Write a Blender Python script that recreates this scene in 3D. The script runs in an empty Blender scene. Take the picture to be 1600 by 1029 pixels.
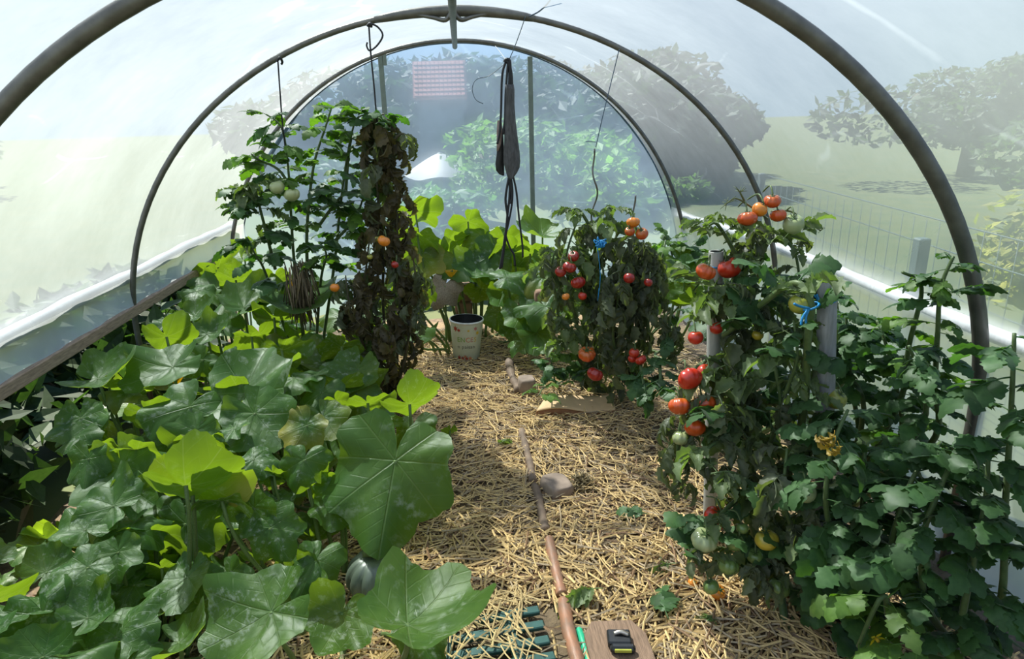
import bpy, math, random
import numpy as np
from mathutils import Vector, Matrix, noise
PI = math.pi
C = bpy.context.scene.collection
sc = bpy.context.scene
H = 1.40                                   # camera height
F_PX = 1057.26
PITCH, YAW, ROLL = .3093, .0694, -.0292

# ------------------------------------------------------------------ camera
Fw = Vector((math.sin(YAW)*math.cos(PITCH), math.cos(YAW)*math.cos(PITCH), -math.sin(PITCH)))
_r0 = Vector((math.cos(YAW), -math.sin(YAW), 0)); _u0 = _r0.cross(Fw)
Rt = math.cos(ROLL)*_r0+math.sin(ROLL)*_u0; Up = -math.sin(ROLL)*_r0+math.cos(ROLL)*_u0
cam_d = bpy.data.cameras.new('camera'); cam = bpy.data.objects.new('camera', cam_d); C.objects.link(cam)
cam_d.sensor_width = 36; cam_d.lens = F_PX/1600*36; cam_d.clip_start = .02; cam_d.clip_end = 300
M3 = Matrix((Rt, Up, -Fw)).transposed()
cam.matrix_world = Matrix.Translation((0, 0, H)) @ M3.to_4x4()
sc.camera = cam
O = Vector((0, 0, H))
def ray(px, py): return Rt*((px-800)/F_PX)-Up*((py-514.5)/F_PX)+Fw
def at(px, py, Y):
    d = ray(px, py); return O+d*(Y/d.y)
def atz(px, py, z):
    d = ray(px, py); return O+d*((z-H)/d.z)
def rng_of(p): return (p-O).dot(Fw)

# ------------------------------------------------------------------ materials
def mat(name): 
    m = bpy.data.materials.new(name); m.use_nodes = True
    nt = m.node_tree; nt.nodes.clear()
    return m, nt, nt.nodes, nt.links
def N(nt, t, **k):
    n = nt.nodes.new(t)
    for a, b in k.items():
        if a in n.inputs: n.inputs[a].default_value = b
        else: setattr(n, a, b)
    return n
def rgba(c): return (c[0], c[1], c[2], 1)
def math_(nt, op, a, b=None, c=None):
    n = nt.nodes.new('ShaderNodeMath'); n.operation = op
    for i, v in enumerate((a, b, c)):
        if v is None: continue
        if isinstance(v, (int, float)): n.inputs[i].default_value = v
        else: nt.links.new(v, n.inputs[i])
    return n.outputs[0]
def mixc(nt, f, a, b, blend='MIX'):
    n = nt.nodes.new('ShaderNodeMix'); n.data_type = 'RGBA'; n.blend_type = blend
    for s, v in ((0, f), (6, a), (7, b)):
        if isinstance(v, (int, float)): n.inputs[s].default_value = v
        elif isinstance(v, tuple): n.inputs[s].default_value = rgba(v)
        else: nt.links.new(v, n.inputs[s])
    return n.outputs[2]
def ramp(nt, f, a, b):
    n = nt.nodes.new('ShaderNodeMapRange'); n.inputs[1].default_value = a; n.inputs[2].default_value = b; n.clamp = True
    nt.links.new(f, n.inputs[0]); return n.outputs[0]
def noise_(nt, scale, detail=3, co=None, rough=.55, out=0):
    n = N(nt, 'ShaderNodeTexNoise'); n.inputs['Scale'].default_value = scale; n.inputs['Detail'].default_value = detail; n.inputs['Roughness'].default_value = rough
    if co is not None: nt.links.new(co, n.inputs['Vector'])
    return n.outputs[out]
def objco(nt): return N(nt, 'ShaderNodeTexCoord').outputs['Object']
def out_(nt, sh):
    o = nt.nodes.new('ShaderNodeOutputMaterial'); nt.links.new(sh, o.inputs['Surface'])
def plain(name, c, rough=.6, var=.25, scale=30, metal=0, bump=0, spec=.4, c2=None, stretch=None, cc=0):
    m, nt, n, l = mat(name)
    co = objco(nt)
    if stretch:
        mp = N(nt, 'ShaderNodeMapping'); mp.inputs['Scale'].default_value = stretch; l.new(co, mp.inputs[0]); co = mp.outputs[0]
    f = noise_(nt, scale, 4, co)
    if c2 is None: c2 = tuple(x*(1-var) for x in c)
    col = mixc(nt, ramp(nt, f, .35, .65), c, c2)
    b = N(nt, 'ShaderNodeBsdfPrincipled', Roughness=rough, Metallic=metal); b.inputs['Specular IOR Level'].default_value = spec
    b.inputs['Coat Weight'].default_value = cc
    l.new(col, b.inputs['Base Color'])
    if bump:
        bp = N(nt, 'ShaderNodeBump', Strength=bump, Distance=.01); l.new(f, bp.inputs['Height']); l.new(bp.outputs[0], b.inputs['Normal'])
    out_(nt, b.outputs[0]); return m
def attr_col(nt):
    a = N(nt, 'ShaderNodeAttribute'); a.attribute_name = 'Col'; return a.outputs['Color']
def leafy(name, trans=.45, rough=.5, tint=(1.5, 1.9, .45), sheen=.1, spec=.35, nscale=60):
    """leaf tissue: colour comes from the leaf itself, light shines through it"""
    m, nt, n, l = mat(name)
    col = attr_col(nt)
    col = mixc(nt, ramp(nt, noise_(nt, nscale, 3, objco(nt)), .3, .7), col, mixc(nt, 1.0, col, (.62, .7, .62), 'MULTIPLY'))
    p = N(nt, 'ShaderNodeBsdfPrincipled', Roughness=rough); p.inputs['Specular IOR Level'].default_value = spec
    p.inputs['Sheen Weight'].default_value = sheen; p.inputs['Sheen Roughness'].default_value = .4
    l.new(col, p.inputs['Base Color'])
    t = N(nt, 'ShaderNodeBsdfTranslucent'); l.new(mixc(nt, 1.0, col, tint, 'MULTIPLY'), t.inputs['Color'])
    mx = N(nt, 'ShaderNodeMixShader'); mx.inputs[0].default_value = trans
    l.new(p.outputs[0], mx.inputs[1]); l.new(t.outputs[0], mx.inputs[2]); out_(nt, mx.outputs[0]); return m
def colmat(name, rough=.7, spec=.3, nscale=40):
    m, nt, n, l = mat(name); col = attr_col(nt)
    col = mixc(nt, ramp(nt, noise_(nt, nscale, 3, objco(nt)), .3, .7), col, mixc(nt, 1.0, col, (.7, .68, .64), 'MULTIPLY'))
    p = N(nt, 'ShaderNodeBsdfPrincipled', Roughness=rough); p.inputs['Specular IOR Level'].default_value = spec
    l.new(col, p.inputs['Base Color']); out_(nt, p.outputs[0]); return m

def film_mat(name, haze, tint, dirt=.3, streak=1.0, soft=.5, milk=(.83, .895, .895)):
    m, nt, n, l = mat(name)
    co = objco(nt)
    mp = N(nt, 'ShaderNodeMapping'); mp.inputs['Scale'].default_value = (.8, .8*streak, .8); l.new(co, mp.inputs[0])
    f1 = noise_(nt, 2.2, 5, mp.outputs[0], .6); f2 = noise_(nt, 14, 4, mp.outputs[0], .65)
    f = math_(nt, 'ADD', math_(nt, 'MULTIPLY', f1, .75), math_(nt, 'MULTIPLY', f2, .25))
    f = ramp(nt, f, .35, .68)
    fac = math_(nt, 'ADD', math_(nt, 'MULTIPLY', f, dirt), haze)
    # fine crease lines in the sheet
    w = N(nt, 'ShaderNodeTexVoronoi'); w.feature = 'DISTANCE_TO_EDGE'; w.inputs['Scale'].default_value = .9
    mp2 = N(nt, 'ShaderNodeMapping'); mp2.inputs['Scale'].default_value = (.5, .55, 2.6); l.new(co, mp2.inputs[0])
    wv = N(nt, 'ShaderNodeVectorMath'); wv.operation = 'ADD'; l.new(mp2.outputs[0], wv.inputs[0])
    sc_ = N(nt, 'ShaderNodeVectorMath'); sc_.operation = 'SCALE'; sc_.inputs['Scale'].default_value = .35; l.new(noise_(nt, 1.5, 2, co, out=1), sc_.inputs[0]); l.new(sc_.outputs[0], wv.inputs[1])
    l.new(wv.outputs[0], w.inputs['Vector'])
    crease = math_(nt, 'SUBTRACT', 1.0, ramp(nt, w.outputs['Distance'], .002, .009))
    crease = math_(nt, 'MULTIPLY', crease, ramp(nt, f1, .5, .6))
    fac = math_(nt, 'ADD', fac, math_(nt, 'MULTIPLY', crease, .10))
    fac = math_(nt, 'MINIMUM', fac, .95)
    tr = N(nt, 'ShaderNodeBsdfTransparent'); tr.inputs[0].default_value = rgba(tint)
    rf = N(nt, 'ShaderNodeBsdfRefraction', Roughness=.5, IOR=1.12); rf.inputs['Color'].default_value = rgba(tint)
    cl = N(nt, 'ShaderNodeMixShader'); cl.inputs[0].default_value = soft; l.new(tr.outputs[0], cl.inputs[1]); l.new(rf.outputs[0], cl.inputs[2])
    tl = N(nt, 'ShaderNodeBsdfTranslucent'); tl.inputs[0].default_value = rgba(milk)
    df = N(nt, 'ShaderNodeBsdfDiffuse'); df.inputs[0].default_value = rgba(milk)
    md = N(nt, 'ShaderNodeMixShader'); md.inputs[0].default_value = .25; l.new(tl.outputs[0], md.inputs[1]); l.new(df.outputs[0], md.inputs[2])
    mx = N(nt, 'ShaderNodeMixShader'); l.new(fac, mx.inputs[0]); l.new(cl.outputs[0], mx.inputs[1]); l.new(md.outputs[0], mx.inputs[2])
    out_(nt, mx.outputs[0]); return m

def squash_mat():
    m, nt, n, l = mat('squash_leaf')
    uv = N(nt, 'ShaderNodeUVMap'); uv.uv_map = 'UVMap'
    sp = N(nt, 'ShaderNodeSeparateXYZ'); l.new(uv.outputs[0], sp.inputs[0])
    x = math_(nt, 'SUBTRACT', sp.outputs[0], .5); y = math_(nt, 'SUBTRACT', sp.outputs[1], .5)
    r = math_(nt, 'SQRT', math_(nt, 'ADD', math_(nt, 'MULTIPLY', x, x), math_(nt, 'MULTIPLY', y, y)))
    a = math_(nt, 'DIVIDE', math_(nt, 'ARCTAN2', x, y), PI/4)
    d = math_(nt, 'ABSOLUTE', math_(nt, 'SUBTRACT', a, math_(nt, 'ROUND', a)))
    d1 = math_(nt, 'MULTIPLY', math_(nt, 'MULTIPLY', d, PI/4), r)
    vein = math_(nt, 'SUBTRACT', 1.0, ramp(nt, d1, .003, .009))
    # side veins: chevrons running out from each main vein
    ph = math_(nt, 'MULTIPLY', math_(nt, 'ADD', r, math_(nt, 'MULTIPLY', d1, -.9)), 9.0)
    d2 = math_(nt, 'ABSOLUTE', math_(nt, 'SUBTRACT', ph, math_(nt, 'ROUND', ph)))
    v2 = math_(nt, 'MULTIPLY', math_(nt, 'SUBTRACT', 1.0, ramp(nt, d2, .02, .08)), .22)
    vein = math_(nt, 'MAXIMUM', vein, v2)
    info = N(nt, 'ShaderNodeObjectInfo')
    off = N(nt, 'ShaderNodeVectorMath'); off.operation = 'ADD'; l.new(uv.outputs[0], off.inputs[0]); l.new(info.outputs['Random'], off.inputs[1])
    f = noise_(nt, 9, 6, off.outputs[0], .7); big = noise_(nt, 3, 2, off.outputs[0])
    mott = math_(nt, 'MULTIPLY', ramp(nt, f, .53, .66), ramp(nt, math_(nt, 'ADD', big, math_(nt, 'MULTIPLY', info.outputs['Random'], .25)), .5, .72))
    col = mixc(nt, ramp(nt, noise_(nt, 5, 3, off.outputs[0]), .3, .7), (.022, .080, .012), (.055, .132, .018))
    col = mixc(nt, math_(nt, 'MULTIPLY', mott, .7), col, (.36, .42, .32))
    col = mixc(nt, math_(nt, 'MULTIPLY', vein, .3), col, (.16, .24, .10))
    yel = ramp(nt, info.outputs['Random'], .90, 1.0)
    col = mixc(nt, math_(nt, 'MULTIPLY', yel, ramp(nt, r, .15, .55)), col, (.30, .26, .04))
    p = N(nt, 'ShaderNodeBsdfPrincipled', Roughness=.44); p.inputs['Specular IOR Level'].default_value = .32
    p.inputs['Sheen Weight'].default_value = .1; p.inputs['Sheen Roughness'].default_value = .35
    l.new(col, p.inputs['Base Color'])
    bp = N(nt, 'ShaderNodeBump', Strength=.5, Distance=.004); l.new(math_(nt, 'SUBTRACT', math_(nt, 'MULTIPLY', f, .5), vein), bp.inputs['Height']); l.new(bp.outputs[0], p.inputs['Normal'])
    t = N(nt, 'ShaderNodeBsdfTranslucent')
    l.new(mixc(nt, math_(nt, 'MULTIPLY', vein, .5), (.30, .46, .015), (.40, .54, .06)), t.inputs[0])
    mx = N(nt, 'ShaderNodeMixShader'); mx.inputs[0].default_value = .42
    l.new(p.outputs[0], mx.inputs[1]); l.new(t.outputs[0], mx.inputs[2]); out_(nt, mx.outputs[0]); return m

def fruit_mat(name, c, c2, rough=.28, shoulder=.5):
    m, nt, n, l = mat(name); co = N(nt, 'ShaderNodeTexCoord').outputs['Object']
    sp = N(nt, 'ShaderNodeSeparateXYZ'); l.new(co, sp.inputs[0])
    g = math_(nt, 'ADD', sp.outputs[2], math_(nt, 'MULTIPLY', math_(nt, 'SUBTRACT', noise_(nt, 4, 3, co), .5), .5))
    col = mixc(nt, ramp(nt, g, .05, .05+shoulder), c, c2)
    p = N(nt, 'ShaderNodeBsdfPrincipled', Roughness=rough); l.new(col, p.inputs['Base Color'])
    p.inputs['Subsurface Weight'].default_value = 0.0; p.inputs['Coat Weight'].default_value = .25; p.inputs['Coat Roughness'].default_value = .2
    out_(nt, p.outputs[0]); return m

MT = dict(
    film=film_mat('greenhouse_film', .215, (.86, .95, .98), .08, soft=.45),
    endfilm=film_mat('end_film', .17, (.80, .90, .97), .10, .8, .35, (.50, .68, .90)),
    skirt=film_mat('skirt_film', .42, (.9, .95, .95), .25),
    steel=plain('grey_steel', (.16, .155, .14), .45, .35, 18, .5),
    post=plain('green_grey_post', (.17, .21, .18), .5, .2, 20),
    wrap=plain('milky_film_wrap', (.62, .62, .63), .35, .25, 24, bump=.5, stretch=(1, 6, 1)),
    black=plain('black_cord', (.012, .012, .016), .55),
    bluecord=plain('blue_cord', (.05, .09, .16), .5), thin=plain('thin_wire', (.05, .08, .1), .4),
    twine=plain('blue_twine', (.02, .27, .62), .45, .3, 90),
    leather=plain('grey_leather', (.085, .085, .092), .5, .5, 30, bump=.35, stretch=(4, 4, 1)),
    leather2=plain('black_leather', (.014, .013, .014), .5), tan=plain('pinkish_worn_leather', (.30, .22, .2), .6),
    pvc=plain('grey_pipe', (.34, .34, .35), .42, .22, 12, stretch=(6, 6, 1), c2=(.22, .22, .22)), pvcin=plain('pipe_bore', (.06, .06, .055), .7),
    pvc2=plain('pale_grey_pipe', (.46, .45, .42), .42, .25, 12, stretch=(6, 6, 1)),
    spiral=plain('galvanised_rod', (.2, .19, .18), .35, .3, 20, .7),
    soil=None, squash=squash_mat(),
    stalk=leafy('squash_stalk', .25, .5, (1.3, 1.4, .5)),
    tleaf=leafy('tomato_leaf', .42, .5, (1.5, 1.8, .4), .15), tstem=leafy('tomato_stem', .1, .5, (1.2, 1.3, .5), .2),
    outleaf=leafy('outdoor_leaf', .35, .6, (1.3, 1.6, .5)), bark=plain('bark', (.10, .08, .06), .9, .4, 20, bump=.6),
    straw=colmat('straw', .5, .35, 200),
    wood=plain('weathered_plank', (.27, .17, .11), .8, .35, 18, bump=.5, stretch=(8, 1, 8)),
    slat=plain('pale_weathered_slat', (.36, .27, .2), .8, .4, 20, stretch=(8, 1, 8)),
    pole=plain('reddish_stripped_pole', (.34, .155, .085), .5, .45, 22, bump=.25, c2=(.22, .13, .085), stretch=(2, 1, 2)),
    pole2=plain('grey_brown_branch', (.21, .145, .1), .75, .45, 22, bump=.4),
    stone=plain('brown_stone', (.32, .24, .185), .85, .35, 14, bump=.5), brick=plain('dull_brick', (.33, .2, .13), .85, .35, 25, bump=.4),
    card=plain('brown_cardboard', (.66, .45, .25), .8, .15, 16), cardshade=plain('shaded_cardboard', (.34, .16, .08), .85),  # second card tone has the shade of the front fold painted in
    hose=plain('green_hose', (.025, .42, .22), .4, .1), grid=plain('dark_green_plastic', (.022, .085, .07), .42, .35, 12),
    clampm=plain('black_plastic', (.017, .018, .02), .38), strip=plain('yellow_green_strip', (.45, .45, .06), .35), metalb=plain('shiny_tab', (.55, .47, .38), .25, .2, 20, .8),
    potw=plain('printed_white_pot', (.62, .66, .55), .45, .15, 12), potrim=plain('white_rim', (.78, .78, .76), .4), potin=plain('black_pot_liner', (.012, .012, .013), .5),
    potr=plain('red_print', (.42, .06, .04), .5), poty=plain('yellow_print', (.72, .5, .06), .5), potg=plain('green_print', (.22, .42, .05), .5), poto=plain('orange_print', (.7, .25, .12), .5), potp=plain('pink_print', (.6, .25, .25), .5), potk=plain('dark_print', (.12, .13, .09), .5),
    pumpkin=plain('dark_green_pumpkin', (.075, .10, .075), .4, .4, 8, bump=.1, c2=(.13, .16, .12), spec=.5),
    flower=leafy('yellow_flower', .35, .5, (1.2, 1.1, .4)),
    lawn=plain('meadow', (.085, .11, .045), .95, .3, 3, c2=(.115, .125, .05)), roof=plain('red_tiles', (.45, .17, .13), .8, .25, 14),
    shed=plain('shed_boards', (.09, .11, .12), .8), white=plain('white_fabric', (.36, .35, .33), .7, .08, 5), fpost=plain('grey_fence_post', (.10, .135, .14), .6),
)
FRUIT = dict(
    red=fruit_mat('ripe_red', (.50, .028, .012), (.42, .05, .012)), dark=fruit_mat('deep_red', (.34, .018, .012), (.26, .035, .012)),
    ored=fruit_mat('orange_red', (.56, .075, .012), (.40, .16, .02)), orange=fruit_mat('orange', (.72, .22, .02), (.70, .26, .03)),
    green=fruit_mat('unripe_green', (.17, .25, .07), (.09, .17, .035)), pale=fruit_mat('pale_green', (.36, .40, .20), (.25, .31, .12)),
    yellow=fruit_mat('yellowing', (.50, .38, .04), (.34, .33, .05)), yg=fruit_mat('yellow_green', (.36, .33, .05), (.22, .27, .05)))

# ------------------------------------------------------------------ mesh helpers
class MB:
    def __init__(s): s.v = []; s.f = []; s.c = []; s.n = 0
    def add(s, v, f, c=(1, 1, 1)):
        v = np.asarray(v, dtype=float).reshape(-1, 3); k = len(v)
        s.v.append(v); s.f.extend([tuple(i+s.n for i in q) for q in f])
        c = np.asarray(c, dtype=float)
        s.c.append(np.tile(c, (k, 1)) if c.ndim == 1 else c); s.n += k
    def mesh(s, name, m, smooth=True):
        me = bpy.data.meshes.new(name)
        V = np.concatenate(s.v) if s.v else np.zeros((0, 3))
        me.from_pydata(V.tolist(), [], s.f)
        if s.v:
            a = me.attributes.new('Col', 'FLOAT_COLOR', 'POINT'); cc = np.ones((len(V), 4)); cc[:, :3] = np.concatenate(s.c)
            a.data.foreach_set('color', cc.ravel())
        for x in (m if isinstance(m, (list, tuple)) else [m]): me.materials.append(x)
        me.polygons.foreach_set('use_smooth', [smooth]*len(me.polygons)); me.update(); return me
    def build(s, name, m, parent=None, smooth=True):
        return link(name, s.mesh(name, m, smooth), parent)
def link(name, me, parent=None):
    o = bpy.data.objects.new(name, me); C.objects.link(o)
    if parent is not None:
        o.parent = parent; o.matrix_parent_inverse = parent.matrix_world.inverted()
    return o
def tag(o, label=None, cat=None, group=None, kind=None):
    if label: o['label'] = label
    if cat: o['category'] = cat
    if group: o['group'] = group
    if kind: o['kind'] = kind
    return o
def empty(name, loc, label, cat, group=None):
    o = bpy.data.objects.new(name, None); C.objects.link(o); o.empty_display_size = .05
    o.location = loc; o.matrix_world = Matrix.Translation(loc)
    return tag(o, label, cat, group)
def tube(mb, pts, r, seg=8, cap=True, c=(1, 1, 1), r2=None, closed=False):
    P = [Vector(p) for p in pts]; n = len(P); V = []
    up = None
    for i, p in enumerate(P):
        a = P[i-1] if i > 0 else (P[-2] if closed else P[0]); b = P[i+1] if i < n-1 else P[-1]
        t = (b-a)
        if t.length < 1e-9: t = Vector((0, 0, 1))
        t.normalize()
        if up is None: up = t.orthogonal().normalized()
        up = (up-t*up.dot(t))
        if up.length < 1e-6: up = t.orthogonal()
        up.normalize(); sd = t.cross(up)
        if callable(r): rr = r(i/(n-1))
        else: rr = r if r2 is None else r+(r2-r)*i/(n-1)
        for k in range(seg):
            an = 2*PI*k/seg; V.append(p+up*(math.cos(an)*rr)+sd*(math.sin(an)*rr))
    Fc = [(i*seg+k, i*seg+(k+1) % seg, (i+1)*seg+(k+1) % seg, (i+1)*seg+k) for i in range(n-1) for k in range(seg)]
    if cap: Fc += [tuple(range(seg))[::-1], tuple((n-1)*seg+k for k in range(seg))]
    mb.add([tuple(v) for v in V], Fc, c)
def smooth(pts, k=6):
    """Catmull-Rom through the points"""
    P = [Vector(p) for p in pts]; out = []
    for i in range(len(P)-1):
        a = P[max(i-1, 0)]; b = P[i]; c = P[i+1]; d = P[min(i+2, len(P)-1)]
        for j in range(k):
            t = j/k; out.append(.5*((2*b)+(c-a)*t+(2*a-5*b+4*c-d)*t*t+(3*b-a-3*c+d)*t**3))
    out.append(P[-1]); return out
def box(mb, c, s, rz=0, rx=0, ry=0, bev=.15, col=(1, 1, 1)):
    """box with chamfered edges"""
    b = min(s)*bev; hx, hy, hz = s[0]/2, s[1]/2, s[2]/2
    V = []; idx = {}
    for sx in (-1, 1):
        for sy in (-1, 1):
            for sz in (-1, 1):
                for ax in range(3):
                    p = [sx*(hx-b), sy*(hy-b), sz*(hz-b)]; p[ax] += (sx, sy, sz)[ax]*b
                    idx[(sx, sy, sz, ax)] = len(V); V.append(p)
    Fc = []
    for ax in range(3):
        o = [a for a in range(3) if a != ax]
        for s_ in (-1, 1):
            q = []
            for (u, w) in ((-1, -1), (1, -1), (1, 1), (-1, 1)):
                k = [0, 0, 0]; k[ax] = s_; k[o[0]] = u; k[o[1]] = w; q.append(idx[(*k, ax)])
            Fc.append(tuple(q if (s_ > 0) == (ax != 1) else q[::-1]))
    for a in range(3):
        o = [x for x in range(3) if x != a]
        for u in (-1, 1):
            for w in (-1, 1):
                k1 = [0, 0, 0]; k1[a] = -1; k1[o[0]] = u; k1[o[1]] = w; k2 = list(k1); k2[a] = 1
                Fc.append((idx[(*k1, o[0])], idx[(*k2, o[0])], idx[(*k2, o[1])], idx[(*k1, o[1])]))
    for sx in (-1, 1):
        for sy in (-1, 1):
            for sz in (-1, 1): Fc.append(tuple(idx[(sx, sy, sz, a)] for a in range(3)))
    R = Matrix.Rotation(rz, 3, 'Z') @ Matrix.Rotation(rx, 3, 'X') @ Matrix.Rotation(ry, 3, 'Y')
    mb.add([tuple(R @ Vector(v)+Vector(c)) for v in V], Fc, col)
def lathe(mb, prof, c=(0, 0, 0), seg=32, R=None, col=(1, 1, 1), cap=False):
    V = []; n = len(prof); c = Vector(c); R = R or Matrix.Identity(3)
    for (r, z) in prof:
        for k in range(seg): V.append(tuple(R @ Vector((r*math.cos(2*PI*k/seg), r*math.sin(2*PI*k/seg), z))+c))
    Fc = [(i*seg+k, i*seg+(k+1) % seg, (i+1)*seg+(k+1) % seg, (i+1)*seg+k) for i in range(n-1) for k in range(seg)]
    if cap: Fc += [tuple(range(seg))[::-1], tuple((n-1)*seg+k for k in range(seg))]
    mb.add(V, Fc, col)

# ------------------------------------------------------------------ light, sky
SUN_AZ, SUN_EL = math.radians(34), math.radians(55)       # ahead and to the left of the path
sd = Vector((-math.sin(SUN_AZ)*math.cos(SUN_EL), math.cos(SUN_AZ)*math.cos(SUN_EL), math.sin(SUN_EL)))
sl = bpy.data.lights.new('sun', 'SUN'); sl.energy = 12.0; sl.angle = math.radians(.9); sl.color = (1, .95, .86)
so = bpy.data.objects.new('sun', sl); C.objects.link(so); so.rotation_euler = sd.to_track_quat('Z', 'Y').to_euler()
w = bpy.data.worlds.new('sky'); sc.world = w; w.use_nodes = True; nt = w.node_tree; nt.nodes.clear()
tc = nt.nodes.new('ShaderNodeTexCoord'); sx = nt.nodes.new('ShaderNodeSeparateXYZ'); nt.links.new(tc.outputs['Generated'], sx.inputs[0])
skyc = mixc(nt, ramp(nt, sx.outputs[2], .0, .55), (.60, .80, 1.0), (.28, .50, .95))
bg = nt.nodes.new('ShaderNodeBackground'); bg.inputs[1].default_value = .62; nt.links.new(skyc, bg.inputs[0])
wo = nt.nodes.new('ShaderNodeOutputWorld'); nt.links.new(bg.outputs[0], wo.inputs[0])
vs = sc.view_settings; vs.view_transform = 'Standard'; vs.look = 'None'; vs.gamma = 1; vs.use_curve_mapping = False; vs.exposure = 0.36
cy = sc.cycles; cy.max_bounces = 10; cy.diffuse_bounces = 4; cy.glossy_bounces = 3; cy.transmission_bounces = 6; cy.transparent_max_bounces = 12
cy.sample_clamp_indirect = 8; cy.caustics_reflective = False; cy.caustics_refractive = False

# ------------------------------------------------------------------ the tunnel
Y1, Y2, Y3, YE = 1.6892, 3.0131, 4.4179, 4.60
HP = {Y1: (1.4674, 1.3036, -.0074, .5006), Y2: (1.4739, 1.305, -.003, .4962), Y3: (1.5172, 1.5492, -.0014, .2762)}
ztop = at(712, 71.5, YE).z
HP[YE] = (1.492, ztop-.2762, .004, .2762)
HP[-1.0] = HP[0.36] = HP[Y1]
def prof(Y):
    ks = sorted(HP)
    if Y >= ks[-1]: return HP[ks[-1]]
    for a, b in zip(ks, ks[1:]):
        if a <= Y <= b:
            t = (Y-a)/(b-a); return tuple(HP[a][i]*(1-t)+HP[b][i]*t for i in range(4))
    return HP[ks[0]]
def arch(Y, n=40, off=0.0, zmin=0.0):
    a, rz, xc, zc = prof(Y); P = []
    if zmin < zc: P.append(Vector((xc-a-off, Y, zmin)))
    for i in range(n+1):
        t = PI*(1-i/n); x = xc+(a+off)*math.cos(t); z = zc+(rz+off)*math.sin(t)
        if z >= zmin: P.append(Vector((x, Y, z)))
    if zmin < zc: P.append(Vector((xc+a+off, Y, zmin)))
    return P
RAILZ = .755
def film_strip(Ys, n=56, off=.02):
    mb = MB(); rows = []
    for Y in Ys:
        P = []
        a, rz, xc, zc = prof(Y)
        t0 = math.asin(max(-1, min(1, (RAILZ-zc)/(rz+off))))
        for i in range(n+1):
            t = PI-t0-(PI-2*t0)*i/n
            P.append((xc+(a+off)*math.cos(t), Y, zc+(rz+off)*math.sin(t)))
        rows.append(P)
    k = n+1
    mb.add([p for r_ in rows for p in r_], [(i*k+j, i*k+j+1, (i+1)*k+j+1, (i+1)*k+j) for i in range(len(rows)-1) for j in range(n)])
    return mb
Ys = [-1.0, -.3, .36, .8, 1.25, Y1, 2.1, 2.55, Y2, 3.5, 3.95, Y3, YE]
tag(film_strip(Ys).build('ceiling', MT['film']), kind='structure')
def skirt(side, zb):
    mb = MB(); V = []; n = 0
    for i in range(60):
        Y = -1+(YE+1)*i/59
        a, rz, xc, zc = prof(Y)
        xt = xc+side*((a+.02)*math.sqrt(max(0, 1-((RAILZ-zc)/(rz+.02))**2)))
        for j in range(6):
            z = RAILZ-(RAILZ-zb)*j/5
            V.append((xt+side*(.012*math.sin(i*1.9)*j/5), Y, z))
    mb.add(V, [(i*6+j, i*6+j+1, (i+1)*6+j+1, (i+1)*6+j) for i in range(59) for j in range(5)])
    return mb
tag(skirt(-1, .60).build('wall_left', MT['skirt']), kind='structure')
tag(skirt(1, .04).build('wall_right', MT['skirt']), kind='structure')
a_, rz_, xc_, zc_ = prof(YE)
mb = MB(); P = arch(YE, 60, .02); nn = len(P)
rows = [[(xc_+(p.x-xc_)*s, YE+.012*math.sin(p.z*7+s*9), .3+(p.z-.3)*s) for p in P] for s in (1, .8, .6, .4, .2, .02)]
mb.add([p for r_ in rows for p in r_], [(i*nn+j, i*nn+j+1, (i+1)*nn+j+1, (i+1)*nn+j) for i in range(5) for j in range(nn-1)])
tag(mb.build('wall_back', MT['endfilm']), kind='structure')
hl = {Y1: 'nearest steel hoop crossing overhead and down past the rightmost plants', Y2: 'middle steel hoop with black cords tied to it', Y3: 'farthest steel hoop, just in front of the end wall'}
for Y in (Y1, Y2, Y3):
    mb = MB(); tube(mb, arch(Y, 60), .021 if Y == Y1 else .0125, 12)
    tag(mb.build('greenhouse_hoop', MT['steel']), hl[Y], 'hoop', 'steel hoops of the plastic tunnel')
    if Y == Y2:
        hp2 = bpy.data.objects['greenhouse_hoop.001']; mb = MB(); P = [q for q in arch(Y, 120) if abs(q.x-.01) < .34 and q.z > 1.6]
        tube(mb, P, lambda t: .0125+.011*max(0, 1-abs(t-.5)*2)**.5, 12); mb.build('sleeve', MT['steel'], hp2)
# dark edge line where the end film meets the tunnel film
mb = MB(); tube(mb, arch(YE, 60, .018), .005, 6); tag(mb.build('edge_cable', MT['thin']), 'dark cable along the rim of the end wall film', 'cable')
mb = MB(); tube(mb, [(.0, .3, 1.785), (.006, Y2, 1.775), (.012, Y3+.02, 1.792)], .0155, 12)
rd = mb.build('ridge_tube', MT['steel']); tag(rd, 'grey steel ridge tube running along the top of the tunnel', 'tube')
for dx in (-1, 1):
    mb = MB(); tube(mb, smooth([(.006, Y2-.02, 1.80), (.006+dx*.03, Y2-.02, 1.765), (.006+dx*.08, Y2-.015, 1.775), (.006+dx*.16, Y2-.01, 1.79)], 5), .011, 8, r2=.006)
    mb.build('clamp_arm', MT['steel'], rd)
for side, lab in ((-1, 'milky plastic wrapped side rail above the squash plants'), (1, 'milky plastic wrapped side rail behind the grey pipes')):
    mb = MB(); pts = []
    for i in range(40):
        Y = -.9+(YE+.9-.05)*i/39
        pts.append((side*1.497, Y, .757+.004*math.sin(i*.8)+(0 if side < 0 else -.05*max(0, (Y-3)/1.5))))
    tube(mb, pts, lambda t: .024+.003*math.sin(t*90), 10)
    tag(mb.build('side_rail', MT['wrap']), lab, 'rail')
mb = MB(); box(mb, (-1.462, 2.4, .615), (.025, 4.2, .045)); tag(mb.build('hem_board', MT['slat'], smooth=False), 'pale wooden slat weighting the hem of the film beside the squash', 'slat')
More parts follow.
